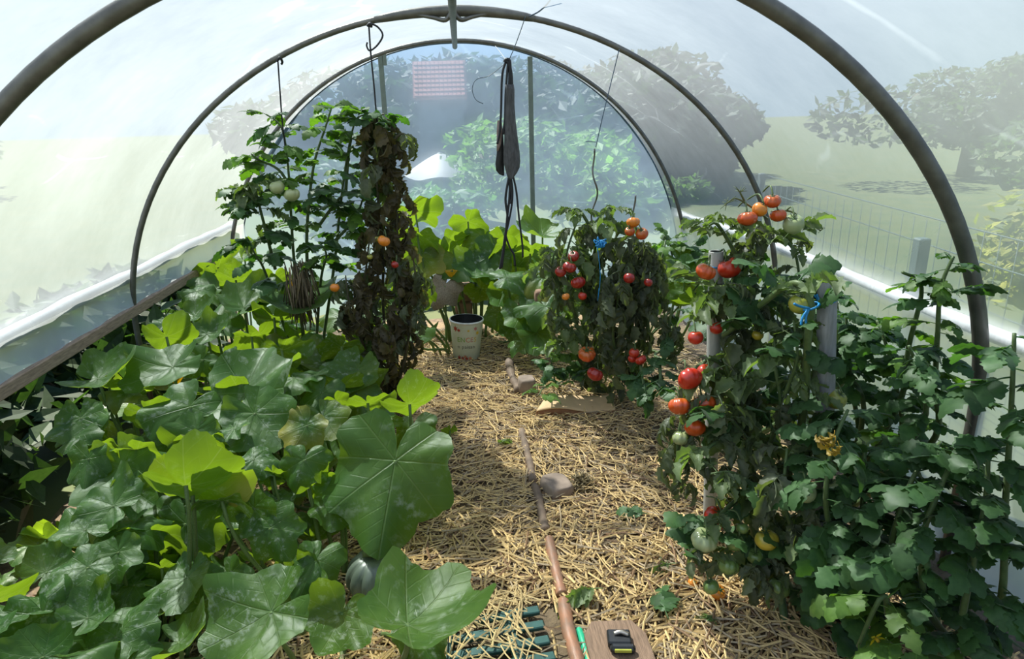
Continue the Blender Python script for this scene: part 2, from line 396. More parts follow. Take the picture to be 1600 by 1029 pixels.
# end wall posts
for px, pyt, lab in ((594, 85, 'green grey upright post behind the withered tomato plant'), (828, 88, 'green grey upright post beside the hanging pouch')):
    p = at(px, pyt, YE-.05); mb = MB(); box(mb, (p.x, p.y, p.z/2), (.030, .03, p.z), bev=.1)
    tag(mb.build('upright_post', MT['post'], smooth=False), lab, 'post', 'upright posts of the end wall')
p = at(601, 92, YE-.06); mb = MB(); box(mb, p, (.022, .02, .075), bev=.1); tag(mb.build('post_bracket', MT['post'], smooth=False), 'short dark bracket hanging at the top of the withered plant\'s post', 'bracket')

# ------------------------------------------------------------------ ground
def gz(x, y):
    return .012*noise.noise((x*1.3, y*1.3, 0))+.012*noise.noise((x*4, y*4, 5))+.008*noise.noise((x*14, y*14, 2))
m, nt, n_, l_ = mat('soil'); co = objco(nt)
f = noise_(nt, 35, 6, co, .7); f2 = noise_(nt, 3, 3, co)
col = mixc(nt, ramp(nt, f, .35, .7), (.06, .042, .03), (.19, .135, .08)); col = mixc(nt, math_(nt, 'MULTIPLY', ramp(nt, f2, .4, .6), .5), col, (.38, .27, .14))
p_ = N(nt, 'ShaderNodeBsdfPrincipled', Roughness=.95); l_.new(col, p_.inputs['Base Color'])
bp = N(nt, 'ShaderNodeBump', Strength=.8, Distance=.02); l_.new(f, bp.inputs['Height']); l_.new(bp.outputs[0], p_.inputs['Normal']); out_(nt, p_.outputs[0]); MT['soil'] = m
mb = MB(); nx, ny = 90, 150
V = [(-1.6+3.2*i/nx, -.9+5.6*j/ny, gz(-1.6+3.2*i/nx, -.9+5.6*j/ny)) for j in range(ny+1) for i in range(nx+1)]
mb.add(V, [(j*(nx+1)+i, j*(nx+1)+i+1, (j+1)*(nx+1)+i+1, (j+1)*(nx+1)+i) for j in range(ny) for i in range(nx)])
tag(mb.build('floor', MT['soil']), kind='structure')
mb = MB(); mb.add([(-60, -30, -.06), (60, -30, -.06), (60, 90, -.06), (-60, 90, -.06)], [(0, 1, 2, 3)])
tag(mb.build('lawn', MT['lawn']), kind='structure')

# straw mulch
rs = random.Random(4)
mb = MB()
def straw_piece(mb, x, y, L, wd, a, lift, tilt, col):
    c = Vector((x, y, gz(x, y)+lift)); d = Vector((math.cos(a)*math.cos(tilt), math.sin(a)*math.cos(tilt), math.sin(tilt))); s = Vector((-math.sin(a), math.cos(a), 0))
    up = Vector((0, 0, 1)); bend = rs.uniform(-.05, .05)*L
    V = []
    for t in (-.5, .02, .5):
        q = c+d*(t*L)+s*(bend*(1-4*t*t)); q.z = max(q.z, gz(q.x, q.y)+.003)
        V += [tuple(q-s*wd*.5), tuple(q+up*wd*.5), tuple(q+s*wd*.5)]
    mb.add(V, [(0, 3, 4, 1), (1, 4, 5, 2), (3, 6, 7, 4), (4, 7, 8, 5)], col)
def edge_l(y): return -.62 if y < 1.8 else -.5
cnt = 0
while cnt < 21000:
    y = 1.15+rs.random()**1.35*3.2; x = rs.uniform(-1.35, 1.35)
    if not (-.7 < x < 1.0) and rs.random() < .72: continue
    if -.12 < x-.0 < .25 and y < 1.66 and rs.random() < .93 : continue         # bare soil and grid plates at the front
    nn_ = noise.noise((x*1.7, y*1.7, 9)); a = nn_*2.2+rs.gauss(0, 1.1)
    g = rs.random()
    if g < .70: col = np.array((.78, .56, .265))*rs.uniform(.72, 1.12)
    elif g < .9: col = np.array((.52, .40, .26))*rs.uniform(.6, 1.1)
    else: col = np.array((.30, .18, .10))*rs.uniform(.7, 1.2)
    straw_piece(mb, x, y, rs.uniform(.03, .14), rs.uniform(.003, .0062)*(1.25 if y < 2.0 else 1), a, rs.uniform(.004, .030), rs.gauss(0, .10), col); cnt += 1
for _ in range(190):
    x = rs.uniform(-.16, .13); y = 1.68-.42*rs.random()**1.5
    straw_piece(mb, x, y, rs.uniform(.04, .14), rs.uniform(.003, .006), rs.uniform(0, 6), .045, rs.gauss(0, .06), np.array((.80, .60, .30))*rs.uniform(.6, 1.12))
tag(mb.build('straw', MT['straw'], smooth=False), 'loose golden straw mulch spread over the path', 'straw', kind='stuff')

# ------------------------------------------------------------------ squash leaves
def squash_leaf(seed, cup, wave, droop, fold=.014):
    r = random.Random(seed); rings, seg = 9, 64
    ph = r.uniform(0, 6); asym = r.uniform(-.05, .05); lob = r.uniform(.07, .13); ph2 = r.uniform(0, 6)
    V = [(0, 0, 0)]; UV = [(.5, .5)]; Fc = []
    for k in range(1, rings+1):
        q = k/rings
        for s in range(seg):
            th = -PI+2*PI*s/seg; at_ = abs(th)
            R = .5+.10*math.cos(th)+asym*math.sin(th)
            R *= 1+.06*math.sin(2*th+ph2)+.05*math.sin(3*th+ph)
            R *= 1+lob*math.cos(6.0*th)*math.exp(-(at_/2.6)**4)+.02*math.sin(17*th+ph)+.012*math.sin(31*th+ph2)
            R *= 1-.80*math.exp(-((PI-at_)/.20)**2)
            rr = R*q; x = rr*math.sin(th); y = rr*math.cos(th)
            z = cup*rr*rr*2.2+wave*math.sin(3*th+ph)*rr*rr*2.4+wave*.6*math.sin(7*th+ph2)*rr**3*4-droop*rr**3*2.2
            z += -fold*rr*math.cos(8*th)*(1 if at_ < 2.8 else .3)+.006*math.sin(40*x+ph)*math.sin(37*y+ph2)
            V.append((x, y, z)); UV.append((.5+x, .5+y))
    for s in range(seg): Fc.append((0, 1+(s+1) % seg, 1+s))
    for k in range(rings-1):
        for s in range(seg):
            a = 1+k*seg+s; b = 1+k*seg+(s+1) % seg; Fc.append((a, b, b+seg, a+seg))
    me = bpy.data.meshes.new('leaf'); me.from_pydata(V, [], Fc); me.materials.append(MT['squash'])
    ul = me.uv_layers.new(name='UVMap')
    for lp in me.loops: ul.data[lp.index].uv = UV[lp.vertex_index]
    me.polygons.foreach_set('use_smooth', [True]*len(me.polygons)); 
    import bmesh
    bm = bmesh.new(); bm.from_mesh(me); bmesh.ops.recalc_face_normals(bm, faces=bm.faces)
    if sum(f.normal.z for f in bm.faces) < 0: bmesh.ops.reverse_faces(bm, faces=bm.faces)
    bm.to_mesh(me); bm.free()
    return me
LT = [squash_leaf(i, [.22, .12, -.05, .35, .05, .2, .42, 0][i], [.11, .14, .13, .08, .17, .13, .08, .16][i], [.15, .4, .3, .0, .5, .2, .1, .5][i]) for i in range(8)]
rl = random.Random(11)
def put_leaf(parent, c, size, typ, root, r=rl, roll=None, spin=None, tilt=None, tmpl=None):
    """c = centre of the blade; typ: S lying flat, D face to the path, U underside to the path; root = where the stalk rises"""
    if tilt is None: tilt = {'S': r.uniform(.1, .55), 'D': r.uniform(.6, 1.0), 'U': r.uniform(-1.15, -.75), 'R': r.uniform(-.3, .5)}[typ]
    if roll is None: roll = r.uniform(-.3, .3)
    if spin is None: spin = {'S': r.uniform(-PI, PI), 'D': PI+r.uniform(-.7, .7), 'U': r.uniform(-.5, .5), 'R': r.uniform(-PI, PI)}[typ]
    # tilt>0 turns the top towards the camera (-Y)
    R = Matrix.Rotation(roll, 3, 'Y') @ Matrix.Rotation(tilt, 3, 'X') @ Matrix.Rotation(spin, 3, 'Z')
    org = Vector(c)-R @ Vector((0, .12*size, 0))
    M = Matrix.Translation(org) @ R.to_4x4() @ Matrix.Diagonal((size*r.uniform(.82, 1.14), size*r.uniform(.88, 1.14), size, 1))
    o = bpy.data.objects.new('leaf', tmpl or LT[r.randrange(8)]); C.objects.link(o)
    o.parent = parent; o.matrix_parent_inverse = parent.matrix_world.inverted(); o.matrix_basis = M
    # stalk in the leaf's own space
    Mi = M.inverted(); n = R @ Vector((0, 0, 1))
    p0 = org; p3 = Vector(root); p1 = p0-Vector((0, 0, 1))*.35*(p0-p3).length-n*.02; 
    pts = []
    for i in range(9):
        t = i/8; q = p0*(1-t)**3+p1*3*t*(1-t)**2+(p3+Vector((0, 0, .25*(p0-p3).length)))*3*t*t*(1-t)+p3*t**3
        pts.append(Mi @ q)
    mb = MB(); g = r.uniform(.8, 1.25)
    tube(mb, pts, .0050/size*(.8+size*1.4), 7, c=(.15*g, .22*g, .065*g), r2=.0075/size*(.8+size*1.4))
    s = mb.mesh('leaf_stalk', MT['stalk']); so_ = bpy.data.objects.new('leaf_stalk', s); C.objects.link(so_); so_.parent = o
    return o

# every large leaf one can make out: (x, y in the photo, height, width in photo pixels, type)
BIG = [
 (365,389,.66,56,'U'),(246,440,.60,60,'U'),(310,424,.62,70,'U'),(325,437,.60,75,'S'),(373,444,.60,85,'U'),(224,462,.58,78,'S'),(325,409,.63,62,'S'),
 (386,475,.58,95,'S'),(470,474,.60,135,'S'),(310,492,.56,66,'S'),(226,500,.55,40,'S'),(250,506,.55,50,'S'),(290,450,.58,60,'S'),(430,440,.58,60,'U'),
 (266,533,.55,92,'U'),(168,590,.52,125,'S'),(146,610,.46,60,'U'),(255,580,.52,130,'S'),(312,566,.50,55,'D'),(361,566,.50,58,'D'),(390,600,.50,150,'S'),
 (380,622,.42,120,'U'),(445,553,.52,80,'U'),(420,564,.50,70,'S'),(394,529,.53,65,'U'),(340,500,.54,80,'S'),(331,518,.52,70,'S'),(486,586,.48,55,'S'),(430,500,.52,80,'U'),
 (290,645,.45,110,'D'),(301,682,.43,90,'D'),(330,690,.40,90,'U'),(367,672,.44,55,'S'),(222,706,.42,95,'U'),(195,738,.38,120,'D'),(288,725,.40,60,'D'),
 (405,654,.44,115,'D'),(475,672,.42,80,'D'),(473,727,.38,85,'D'),(405,716,.40,75,'S'),(429,740,.36,40,'U'),(138,725,.42,85,'D'),(192,612,.46,70,'S'),(128,660,.44,80,'D'),(240,650,.42,80,'U'),
 (306,762,.46,150,'U'),(352,785,.40,85,'U'),(168,786,.40,100,'S'),(214,776,.38,70,'D'),(214,822,.34,110,'S'),(127,822,.38,90,'S'),(184,871,.32,85,'D'),(128,893,.34,85,'S'),(146,955,.28,95,'S'),
 (402,800,.34,85,'D'),(427,832,.30,85,'D'),(290,830,.26,110,'D'),(314,912,.20,75,'D'),(362,905,.18,80,'D'),(290,1004,.20,120,'S'),(212,1018,.22,80,'S'),(200,918,.22,80,'R'),(252,870,.22,40,'U'),
 (528,631,.40,62,'U'),(577,632,.40,72,'U'),(592,661,.38,70,'S'),(509,657,.40,75,'D'),(528,785,.26,90,'D'),(424,747,.34,40,'U'),(436,783,.28,50,'S'),
 (465,592,.47,65,'S'),(556,584,.42,80,'D'),(645,679,.28,85,'D'),(530,545,.46,70,'U'),(580,530,.44,65,'D'),(500,620,.42,80,'D'),(430,600,.42,75,'U'),
 (490,884,.20,95,'S'),(528,972,.16,125,'D'),(655,1000,.10,105,'D'),(470,905,.16,90,'D'),(640,520,.40,70,'S'),(560,620,.36,70,'D'),
]
# leaves whose pose is plain to see: (x, y, height, width, tilt, roll, spin, template)
POSED = [(614,742,.34,188,.80,.05,PI-.12,1),(650,635,.44,105,-1.0,-.35,-.45,3),(404,968,.30,170,.42,-.22,PI*.62,0),(652,966,.22,172,-.12,.14,-.7,6),(308,765,.48,165,-1.05,-.25,-.35,3)]
bases = [  # squash plants: base on the ground, label
 ((-.42, 1.72, .03), 'squash plant in front beside the grid plates, a big leaf covering the pumpkin'),
 ((-.95, 1.60, .03), 'squash plant at the bottom left corner with long upright leaf stalks'),
 ((-.45, 2.35, .03), 'squash plant reaching over the path with a large drooping dark leaf'),
 ((-1.05, 2.25, .03), 'squash plant with silvery leaves along the slatted film hem'),
 ((-1.05, 3.00, .03), 'squash plant at the foot of the middle hoop'),
 ((-.62, 3.10, .03), 'squash plant in front of the withered tomato, broad silvery leaf on top')]
plants = [empty('squash_plant', b, lab, 'squash plant', 'squash plants in the left bed') for b, lab in bases]
count = [0]*6
def own(p):
    k = min(range(6), key=lambda i: (p.x-bases[i][0][0])**2+(p.y-bases[i][0][1])**2+.002*count[i]); count[k] += 1; return k
def root_for(p, k):
    b = Vector(bases[k][0]); d = b-Vector((p.x, p.y, b.z)); d = d*min(1, .45*rl.uniform(.4, 1.1)); q = Vector((p.x, p.y, 0))+Vector((d.x, d.y, 0)); q.z = gz(q.x, q.y)+.01; return q
for (px, py, z, wpx, ty) in BIG:
    c = atz(px, py, z)
    c.x = max(c.x, -1.33)
    k = own(c); put_leaf(plants[k], c, wpx*rng_of(c)/F_PX*.94, ty, root_for(c, k))
for (px, py, z, wpx, ti, ro, sp_, tm) in POSED:
    c = atz(px, py, z); k = own(c); put_leaf(plants[k], c, wpx*rng_of(c)/F_PX*1.05, 'S', root_for(c, k), tilt=ti, roll=ro, spin=sp_, tmpl=LT[tm])
for i in range(75):                       # smaller leaves between the large ones
    px, py = rl.uniform(118, 580), 395+330*rl.random()
    if px > 560-.25*(py-395) and py > 560: continue
    c = atz(px, py, max(.22, .56-(py-395)*.0007-rl.uniform(.04, .12))); c.x = max(c.x, -1.40)
    if c.y > 3.75: continue
    k = own(c); put_leaf(plants[k], c, rl.uniform(45, 85)*rng_of(c)/F_PX, rl.choice('SUDSU'), root_for(c, k))
fill = 0
while fill < 140:
    x, y = rl.uniform(-1.42, -.42), 1.2+2.4*rl.random()**1.3
    if fill > 105: x, y = rl.uniform(-1.44, -1.05), rl.uniform(1.25, 2.6)
    if x > -.55 and y < 1.9: continue
    if y < 1.6 and x > -.75 and rl.random() < .6: continue
    z = rl.uniform(.10, .30) if y < 2 else rl.uniform(.12, .42)
    c = Vector((x, y, z)); k = own(c); put_leaf(plants[k], c, rl.uniform(.11, .20), rl.choice('SDURUR'), root_for(c, k)); fill += 1
for k, (b, lab) in enumerate(bases):            # the vine on the ground
    mb = MB(); b = Vector(b)
    for j in range(3):
        a = rl.uniform(0, 6); pts = [b]
        for i in range(5): a += rl.uniform(-.5, .5); q = pts[-1]+Vector((math.cos(a)*.11, math.sin(a)*.11, 0)); q.x = max(-1.4, min(q.x, -.38)); q.z = gz(q.x, q.y)+.02; pts.append(q)
        tube(mb, smooth(pts, 4), .011, 8, c=(.17, .22, .08), r2=.006)
    mb.build('vine', MT['stalk'], plants[k])
def flower(parent, p, s=.03):
    mb = MB(); pr = []
    for i in range(7):
        for k in range(10):
            t = i/6; a = 2*PI*k/10; rr = s*(.25+.75*t**1.5)*(1+.25*t*math.cos(5*a)); pr.append((p.x+rr*math.cos(a), p.y+rr*math.sin(a), p.z+s*1.5*t))
    mb.add(pr, [(i*10+k, i*10+(k+1) % 10, (i+1)*10+(k+1) % 10, (i+1)*10+k) for i in range(6) for k in range(10)], (.75, .42, .02))
    o = mb.build('flower', MT['flower'], parent); o['label'] = 'yellow orange flower'; return o
for (px, py, z, k) in ((278, 602, .44, 3), (520, 556, .40, 5), (458, 448, .55, 5)): flower(plants[k], atz(px, py, z))

# squash plants at the far end
far = empty('squash_plant', (.05, 4.12, .02), 'squash plant with upright bright leaves behind the white pot', 'squash plant')
far2 = empty('squash_plant', (.42, 3.95, .02), 'squash plant with grey green leaves below the hanging pouch', 'squash plant')
far3 = empty('squash_plant', (1.12, 3.72, .02), 'squash plant with one pale leaf beside the farthest hoop\'s leg', 'squash plant')
FAR = [(735,352,4.35,62,'U',0),(700,385,4.3,62,'U',0),(755,378,4.25,66,'D',0),(720,412,4.1,75,'S',0),(790,385,4.3,70,'U',0),(655,335,4.2,62,'U',0),(650,372,4.1,60,'U',0),(742,420,4.1,60,'D',0),(770,402,4.15,60,'D',0),
 (688,400,4.2,55,'U',0),(660,410,4.1,60,'D',0),(640,470,3.7,60,'D',0),(650,520,3.6,62,'S',0),(755,455,4.1,45,'D',0),(705,462,4.05,36,'U',0),(600,460,3.7,60,'D',0),(650,452,3.7,65,'U',0),(620,480,3.6,60,'D',0),
 (800,432,3.85,62,'S',1),(850,440,3.8,75,'S',1),(840,365,4.3,60,'S',1),(800,395,4.2,60,'U',1),(830,400,4.1,55,'U',1),(860,410,4.0,55,'D',1),(820,490,3.7,60,'D',1),(845,478,3.65,60,'S',1),(838,525,3.6,60,'D',1),(815,535,3.6,40,'S',1),(790,460,3.9,50,'D',1),(782,492,3.95,45,'D',1),(880,470,3.7,60,'D',1),(800,515,3.8,48,'D',1),
 (1070,432,3.6,66,'S',2),(1065,412,3.75,60,'D',2),(1045,455,3.6,50,'D',2),(1085,470,3.5,50,'U',2),(1010,470,3.7,50,'D',2),(1080,445,3.9,55,'D',2)]
for (px, py, Y, wpx, ty, k) in FAR:
    c = at(px, py, Y); c.x = min(c.x, 1.32); b = (far, far2, far3)[k]; bl = b.location
    q = Vector((bl.x*.5+c.x*.5, bl.y*.5+c.y*.5, 0)); q.z = .02
    put_leaf(b, c, wpx*rng_of(c)/F_PX*1.1, ty, q)
for b in (far, far2, far3):
    mb = MB(); q = Vector(b.location)
    for a in (.3, 2.4, 4.4): tube(mb, smooth([q, q+Vector((math.cos(a)*.12, math.sin(a)*.1, .01)), q+Vector((math.cos(a+.4)*.24, math.sin(a+.4)*.2, .01))], 4), .01, 8, c=(.17, .22, .08))
    mb.build('vine', MT['stalk'], b)
flower(far, at(705, 436, 4.0), .035)

# ------------------------------------------------------------------ tomato foliage
STY = dict(healthy=dict(curl=.8, droop=.8, w=.40, hang=.4, col=(.060, .130, .042)), light=dict(curl=.7, droop=.8, w=.36, hang=.5, col=(.11, .20, .035)),
           curled=dict(curl=2.4, droop=1.0, w=.40, hang=.7, col=(.16, .205, .095)), wilted=dict(curl=2.7, droop=1.5, w=.32, hang=1.3, col=(.135, .15, .09)),
           dry=dict(curl=2.6, droop=1.9, w=.34, hang=1.5, col=(.115, .09, .048)))
def leaflet_pts(r, L, W, curl, droop):
    V = []; n = 8; ph = r.uniform(0, 6); cs = r.uniform(.7, 1.2)*curl
    ang = r.uniform(-.15, .15); y = z = 0
    tw = r.uniform(-.4, .4)
    for i in range(n+1):
        t = i/n; wv = W*L*(math.sin(PI*min(1, t**.72))**.75)*(1+(.20 if i % 2 else -.14)*(0 < i < n)) if 0 < i < n else W*L*.03
        a = ang-droop*t*t
        if i: y += L/n*math.cos(a); z += L/n*math.sin(a)
        for s in (-1, -.5, 0, .5, 1):
            if cs > 1e-3: sx = math.sin(s*cs*.5)/(cs*.5)*wv*.5; sz = -(1-math.cos(s*cs*.5))/(cs*.5)*wv*.5*(-1 if cs > 1.5 else .6)
            else: sx = s*wv*.5; sz = 0
            if s == 0: sz -= .04*wv
            tt = tw*t; V.append((sx*math.cos(tt)-sz*math.sin(tt), y-sz*math.sin(a)*.5, z+sx*math.sin(tt)+sz*math.cos(tt)))
    Fc = [(i*5+k, i*5+k+1, (i+1)*5+k+1, (i+1)*5+k) for i in range(n) for k in range(4)]
    return np.array(V), Fc
def compound(seed, st):
    """a whole tomato leaf of length 1: rachis along +Y, leaflets in pairs"""
    r = random.Random(seed); S = STY[st]; mb = MB(); base = np.array(S['col'])
    pts = []; y = z = 0; n = 10; a0 = r.uniform(.0, .35)
    for i in range(n+1):
        t = i/n; a = a0-S['hang']*t*1.1
        if i: y += .62/n*math.cos(a); z += .62/n*math.sin(a)
        pts.append((Vector((.03*math.sin(3*t+seed), y, z)), a))
    tube(mb, [p for p, a in pts], .011, 4, c=base*1.5+.01, r2=.006)
    def lf(i, side, L):
        p, a = pts[i]; v, f = leaflet_pts(r, L, S['w']*2.0*r.uniform(.85, 1.15), S['curl'], S['droop']*r.uniform(.6, 1.2))
        h = side*r.uniform(.75, 1.15) if side else r.uniform(-.15, .15)
        R = Matrix.Rotation(a, 3, 'X') @ Matrix.Rotation(-h, 3, 'Z') @ Matrix.Rotation(r.uniform(-.5, .5)+side*.25, 3, 'Y') @ Matrix.Rotation(-abs(side)*S['hang']*.35*r.uniform(.5, 1.4), 3, 'X')
        v = v @ np.array(R).T+np.array(p); g = r.uniform(.75, 1.3)
        mb.add(v, f, base*g)
    lf(n, 0, .42)
    for i, L in ((8, .34), (6, .36), (4, .30)):
        for s in (-1, 1): lf(i, s, L*r.uniform(.85, 1.15))
    for i, L in ((7, .12), (5, .13), (3, .12)):
        for s in (-1, 1):
            if r.random() < .7: lf(i, s, L)
    return np.concatenate(mb.v), mb.f, np.concatenate(mb.c)
TL = {st: [compound(100+7*i, st) for i in range(8)] for st in STY}
rt = random.Random(21)
def put_compound(mb, p, L, st, az, el, r=rt, tone=None):
    v, f, c = TL[st][r.randrange(8)]
    R = Matrix.Rotation(az, 3, 'Z') @ Matrix.Rotation(el, 3, 'X') @ Matrix.Rotation(r.uniform(-.4, .4), 3, 'Y')
    g = r.uniform(.8, 1.25); tn = np.array(tone if tone else (1, 1, 1))
    mb.add(v @ np.array(R).T*L+np.array(p), f, c*g*tn)
def shoot(fol, stem, pts, n, L, st, r0=.008, r1=.003, az=None, spread=PI, el=(.1, .9), skip=.05, tone=None, scol=(.10, .15, .05)):
    P = smooth(pts, 6); tube(stem, P, r0, 8, r2=r1, c=scol)
    az0 = rt.uniform(0, 6)
    for i in range(n):
        t = skip+(1-skip)*(i+rt.random()*.7)/n; k = min(len(P)-2, int(t*(len(P)-1))); fr = min(1, t*(len(P)-1)-k); p = P[k].lerp(P[k+1], fr)
        az0 += 2.4
        a = az0+rt.uniform(-.4, .4) if az is None else az+rt.uniform(-spread, spread)
        s = rt.choice(st) if isinstance(st, (list, tuple)) else st
        put_compound(fol, p, rt.uniform(*L), s, a, rt.uniform(*el), tone=tone)
# tomatoes
def tomato_mesh(kind):
    n, dep, fl = {'beef': (9, .20, .78), 'beef2': (7, .24, .74), 'round': (5, .03, .92), 'heart': (6, .09, .85)}[kind]
    V = []; Fc = []; rings, seg = 18, 48; r = random.Random(n); amp = [r.uniform(.6, 1.4) for _ in range(n)]
    for i in range(rings+1):
        ph = PI*i/rings
        for k in range(seg):
            th = 2*PI*k/seg; rib = abs(math.cos(n*th/2))**.7*amp[int(n*th/(2*PI)+.5) % n]
            rr = .5*math.sin(ph)*(1-dep*(1-rib)*(.35+.65*max(0, math.cos(ph))**.5 if ph < PI/2 else .2+.3*math.sin(ph)))
            z = .5*fl*math.cos(ph)-.16*fl*math.exp(-(ph/.42)**2)
            V.append((rr*math.cos(th), rr*math.sin(th), z))
    Fc = [(i*seg+k, (i+1)*seg+k, (i+1)*seg+(k+1) % seg, i*seg+(k+1) % seg) for i in range(rings) for k in range(seg)]
    return V, Fc, .5*fl-.16*fl
TOMS = {}
def tomato_me(kind, colr):
    if (kind, colr) not in TOMS:
        v, f, _ = tomato_mesh(kind); mb = MB(); mb.add(v, f); TOMS[(kind, colr)] = mb.mesh('tomato', FRUIT[colr])
    return TOMS[(kind, colr)]
def calyx_me():
    mb = MB(); g = (.07, .12, .035)
    for k in range(6):
        a = 2*PI*k/6+.2; L = .30+.06*math.sin(k*5); V = []
        for i in range(5):
            t = i/4; w_ = .045*(1-t)**.7+.004; x = L*t; z = .03+.10*t*t-.02*t
            for s in (-1, 1): V.append((math.cos(a)*x-math.sin(a)*w_*s, math.sin(a)*x+math.cos(a)*w_*s, z))
        mb.add(V, [(i*2, i*2+1, i*2+3, i*2+2) for i in range(4)], g)
    tube(mb, [(0, 0, -.02), (0, 0, .09), (.03, 0, .17)], .03, 6, c=(.10, .15, .05))
    return mb.mesh('calyx', MT['tstem'])
CAL = calyx_me()
DESC = dict(red='ripe red tomato', dark='deep red tomato', ored='orange red tomato', orange='orange tomato', green='green tomato', pale='pale green tomato', yellow='yellow tomato', yg='yellow green tomato')
def tomato(parent, p, d, colr, kind='beef', rot=None, name='tomato', top=False):
    o = bpy.data.objects.new(name, tomato_me(kind, colr)); C.objects.link(o)
    rot = rot or (rt.uniform(-.5, .5), rt.uniform(-.5, .5), rt.uniform(0, 6))
    Mx = Matrix.Translation(p) @ Matrix.Rotation(rot[0], 4, 'X') @ Matrix.Rotation(rot[1], 4, 'Y') @ Matrix.Rotation(rot[2], 4, 'Z') @ Matrix.Scale(d, 4)
    if parent: o.parent = parent; o.matrix_parent_inverse = parent.matrix_world.inverted()
    o.matrix_basis = Mx
    fl = {'beef': .78, 'beef2': .74, 'round': .92, 'heart': .85}[kind]
    c = bpy.data.objects.new('calyx', CAL); C.objects.link(c); c.parent = o; c.location = (0, 0, .5*fl-.16*fl+.01)
    if not top: o['label'] = DESC[colr]
    return o, Mx @ Vector((0, 0, .5*fl))
def fruits(plant, stem, lst, hook=.02, toward=None):
    for it in lst:
        px, py, Y, wpx, colr, kind = it[:6]
        p = at(px, py, Y); o, tip = tomato(plant, p, wpx*rng_of(p)/F_PX, colr, kind, it[6] if len(it) > 6 else None)
        q = tip+Vector((rt.uniform(-.02, .02), rt.uniform(.05, .09), hook-.02)) if toward is None else tip.lerp(toward, .75)+Vector((0, 0, .02))
        tube(stem, smooth([tip, tip.lerp(q, .4)+Vector((0, -.004, .022)), q], 4), .0024, 6, c=(.12, .17, .055))
def finish(plant, fol, stem, r=None):
    stem.build('stem', MT['tstem'], plant); fol.build('foliage', MT['tleaf'], plant)

# --- T1: the big fruiting plant by the two pipes
B1 = atz(1228, 985, 0)
t1 = empty('tomato_plant', B1, 'tomato plant with curled leaves and red ribbed tomatoes, tied to the two grey pipes', 'tomato plant')
fol, stem = MB(), MB()
A = lambda *p: [at(*q) for q in p]
shoot(fol, stem, [B1]+A((1215,900,1.58),(1185,780,1.68),(1165,660,1.78),(1160,540,1.86),(1165,430,1.9),(1185,350,1.92)), 40, (.13, .24), ['curled', 'curled', 'wilted', 'healthy'], .012, .006, el=(-.2, .7), skip=.12)
shoot(fol, stem, [B1+Vector((.03, .02, 0))]+A((1240,930,1.58),(1175,815,1.62),(1232,725,1.66),(1256,640,1.63),(1262,530,1.61),(1267,475,1.60),(1243,442,1.64),(1190,475,1.74),(1130,525,1.82)), 14, (.11, .2), ['curled', 'healthy'], .013, .008, skip=.3, scol=(.13, .18, .06))
shoot(fol, stem, A((1160,600,1.82),(1110,560,1.8),(1085,600,1.78),(1060,680,1.74),(1062,760,1.72)), 14, (.10, .16), 'wilted', .007, .004, el=(-.6, .2), skip=.35)
shoot(fol, stem, A((1165,430,1.9),(1140,380,1.86),(1120,350,1.84),(1108,352,1.82)), 9, (.09, .15), 'curled', .007, .003)
shoot(fol, stem, A((1175,400,1.9),(1210,370,1.86),(1240,390,1.84),(1250,440,1.82)), 10, (.09, .16), ['curled', 'wilted'], .007, .003)
shoot(fol, stem, A((1165,560,1.86),(1120,470,1.84),(1100,455,1.8)), 8, (.10, .17), 'curled', .007, .004)
shoot(fol, stem, A((1180,760,1.68),(1130,800,1.6),(1100,850,1.55),(1095,880,1.55)), 12, (.10, .17), ['curled', 'healthy', 'wilted'], .008, .004)
shoot(fol, stem, A((1205,870,1.6),(1180,880,1.52),(1165,900,1.5)), 9, (.11, .18), ['healthy', 'wilted'], .007, .004)
shoot(fol, stem, A((1170,680,1.76),(1120,690,1.68),(1090,720,1.66)), 10, (.10, .17), ['curled', 'wilted'], .007, .004)
shoot(fol, stem, A((1200,700,1.72),(1220,640,1.66),(1210,560,1.68),(1215,500,1.74)), 14, (.12, .2), ['healthy', 'curled'], .007, .004)
shoot(fol, stem, A((1215,900,1.58),(1240,850,1.5),(1225,780,1.5),(1230,700,1.54)), 14, (.12, .19), ['healthy', 'curled', 'wilted'], .007, .004)
for pl, n in ((((1180,700,1.74),(1140,650,1.68),(1120,610,1.68)), 12), (((1190,640,1.78),(1150,600,1.74),(1130,560,1.74)), 11), (((1200,780,1.62),(1150,740,1.58),(1110,740,1.58)), 13), (((1225,620,1.64),(1245,560,1.62),(1240,500,1.64)), 10), (((1180,520,1.84),(1200,470,1.78),(1195,430,1.8)), 12), (((1250,720,1.6),(1275,690,1.55),(1290,660,1.56)), 9), (((1240,900,1.5),(1270,860,1.45),(1280,800,1.46)), 12), (((1150,470,1.82),(1135,440,1.78)), 8)):
    shoot(fol, stem, A(*pl), n, (.09, .16), ['curled', 'curled', 'healthy', 'wilted'], .006, .003, el=(-.5, .4))
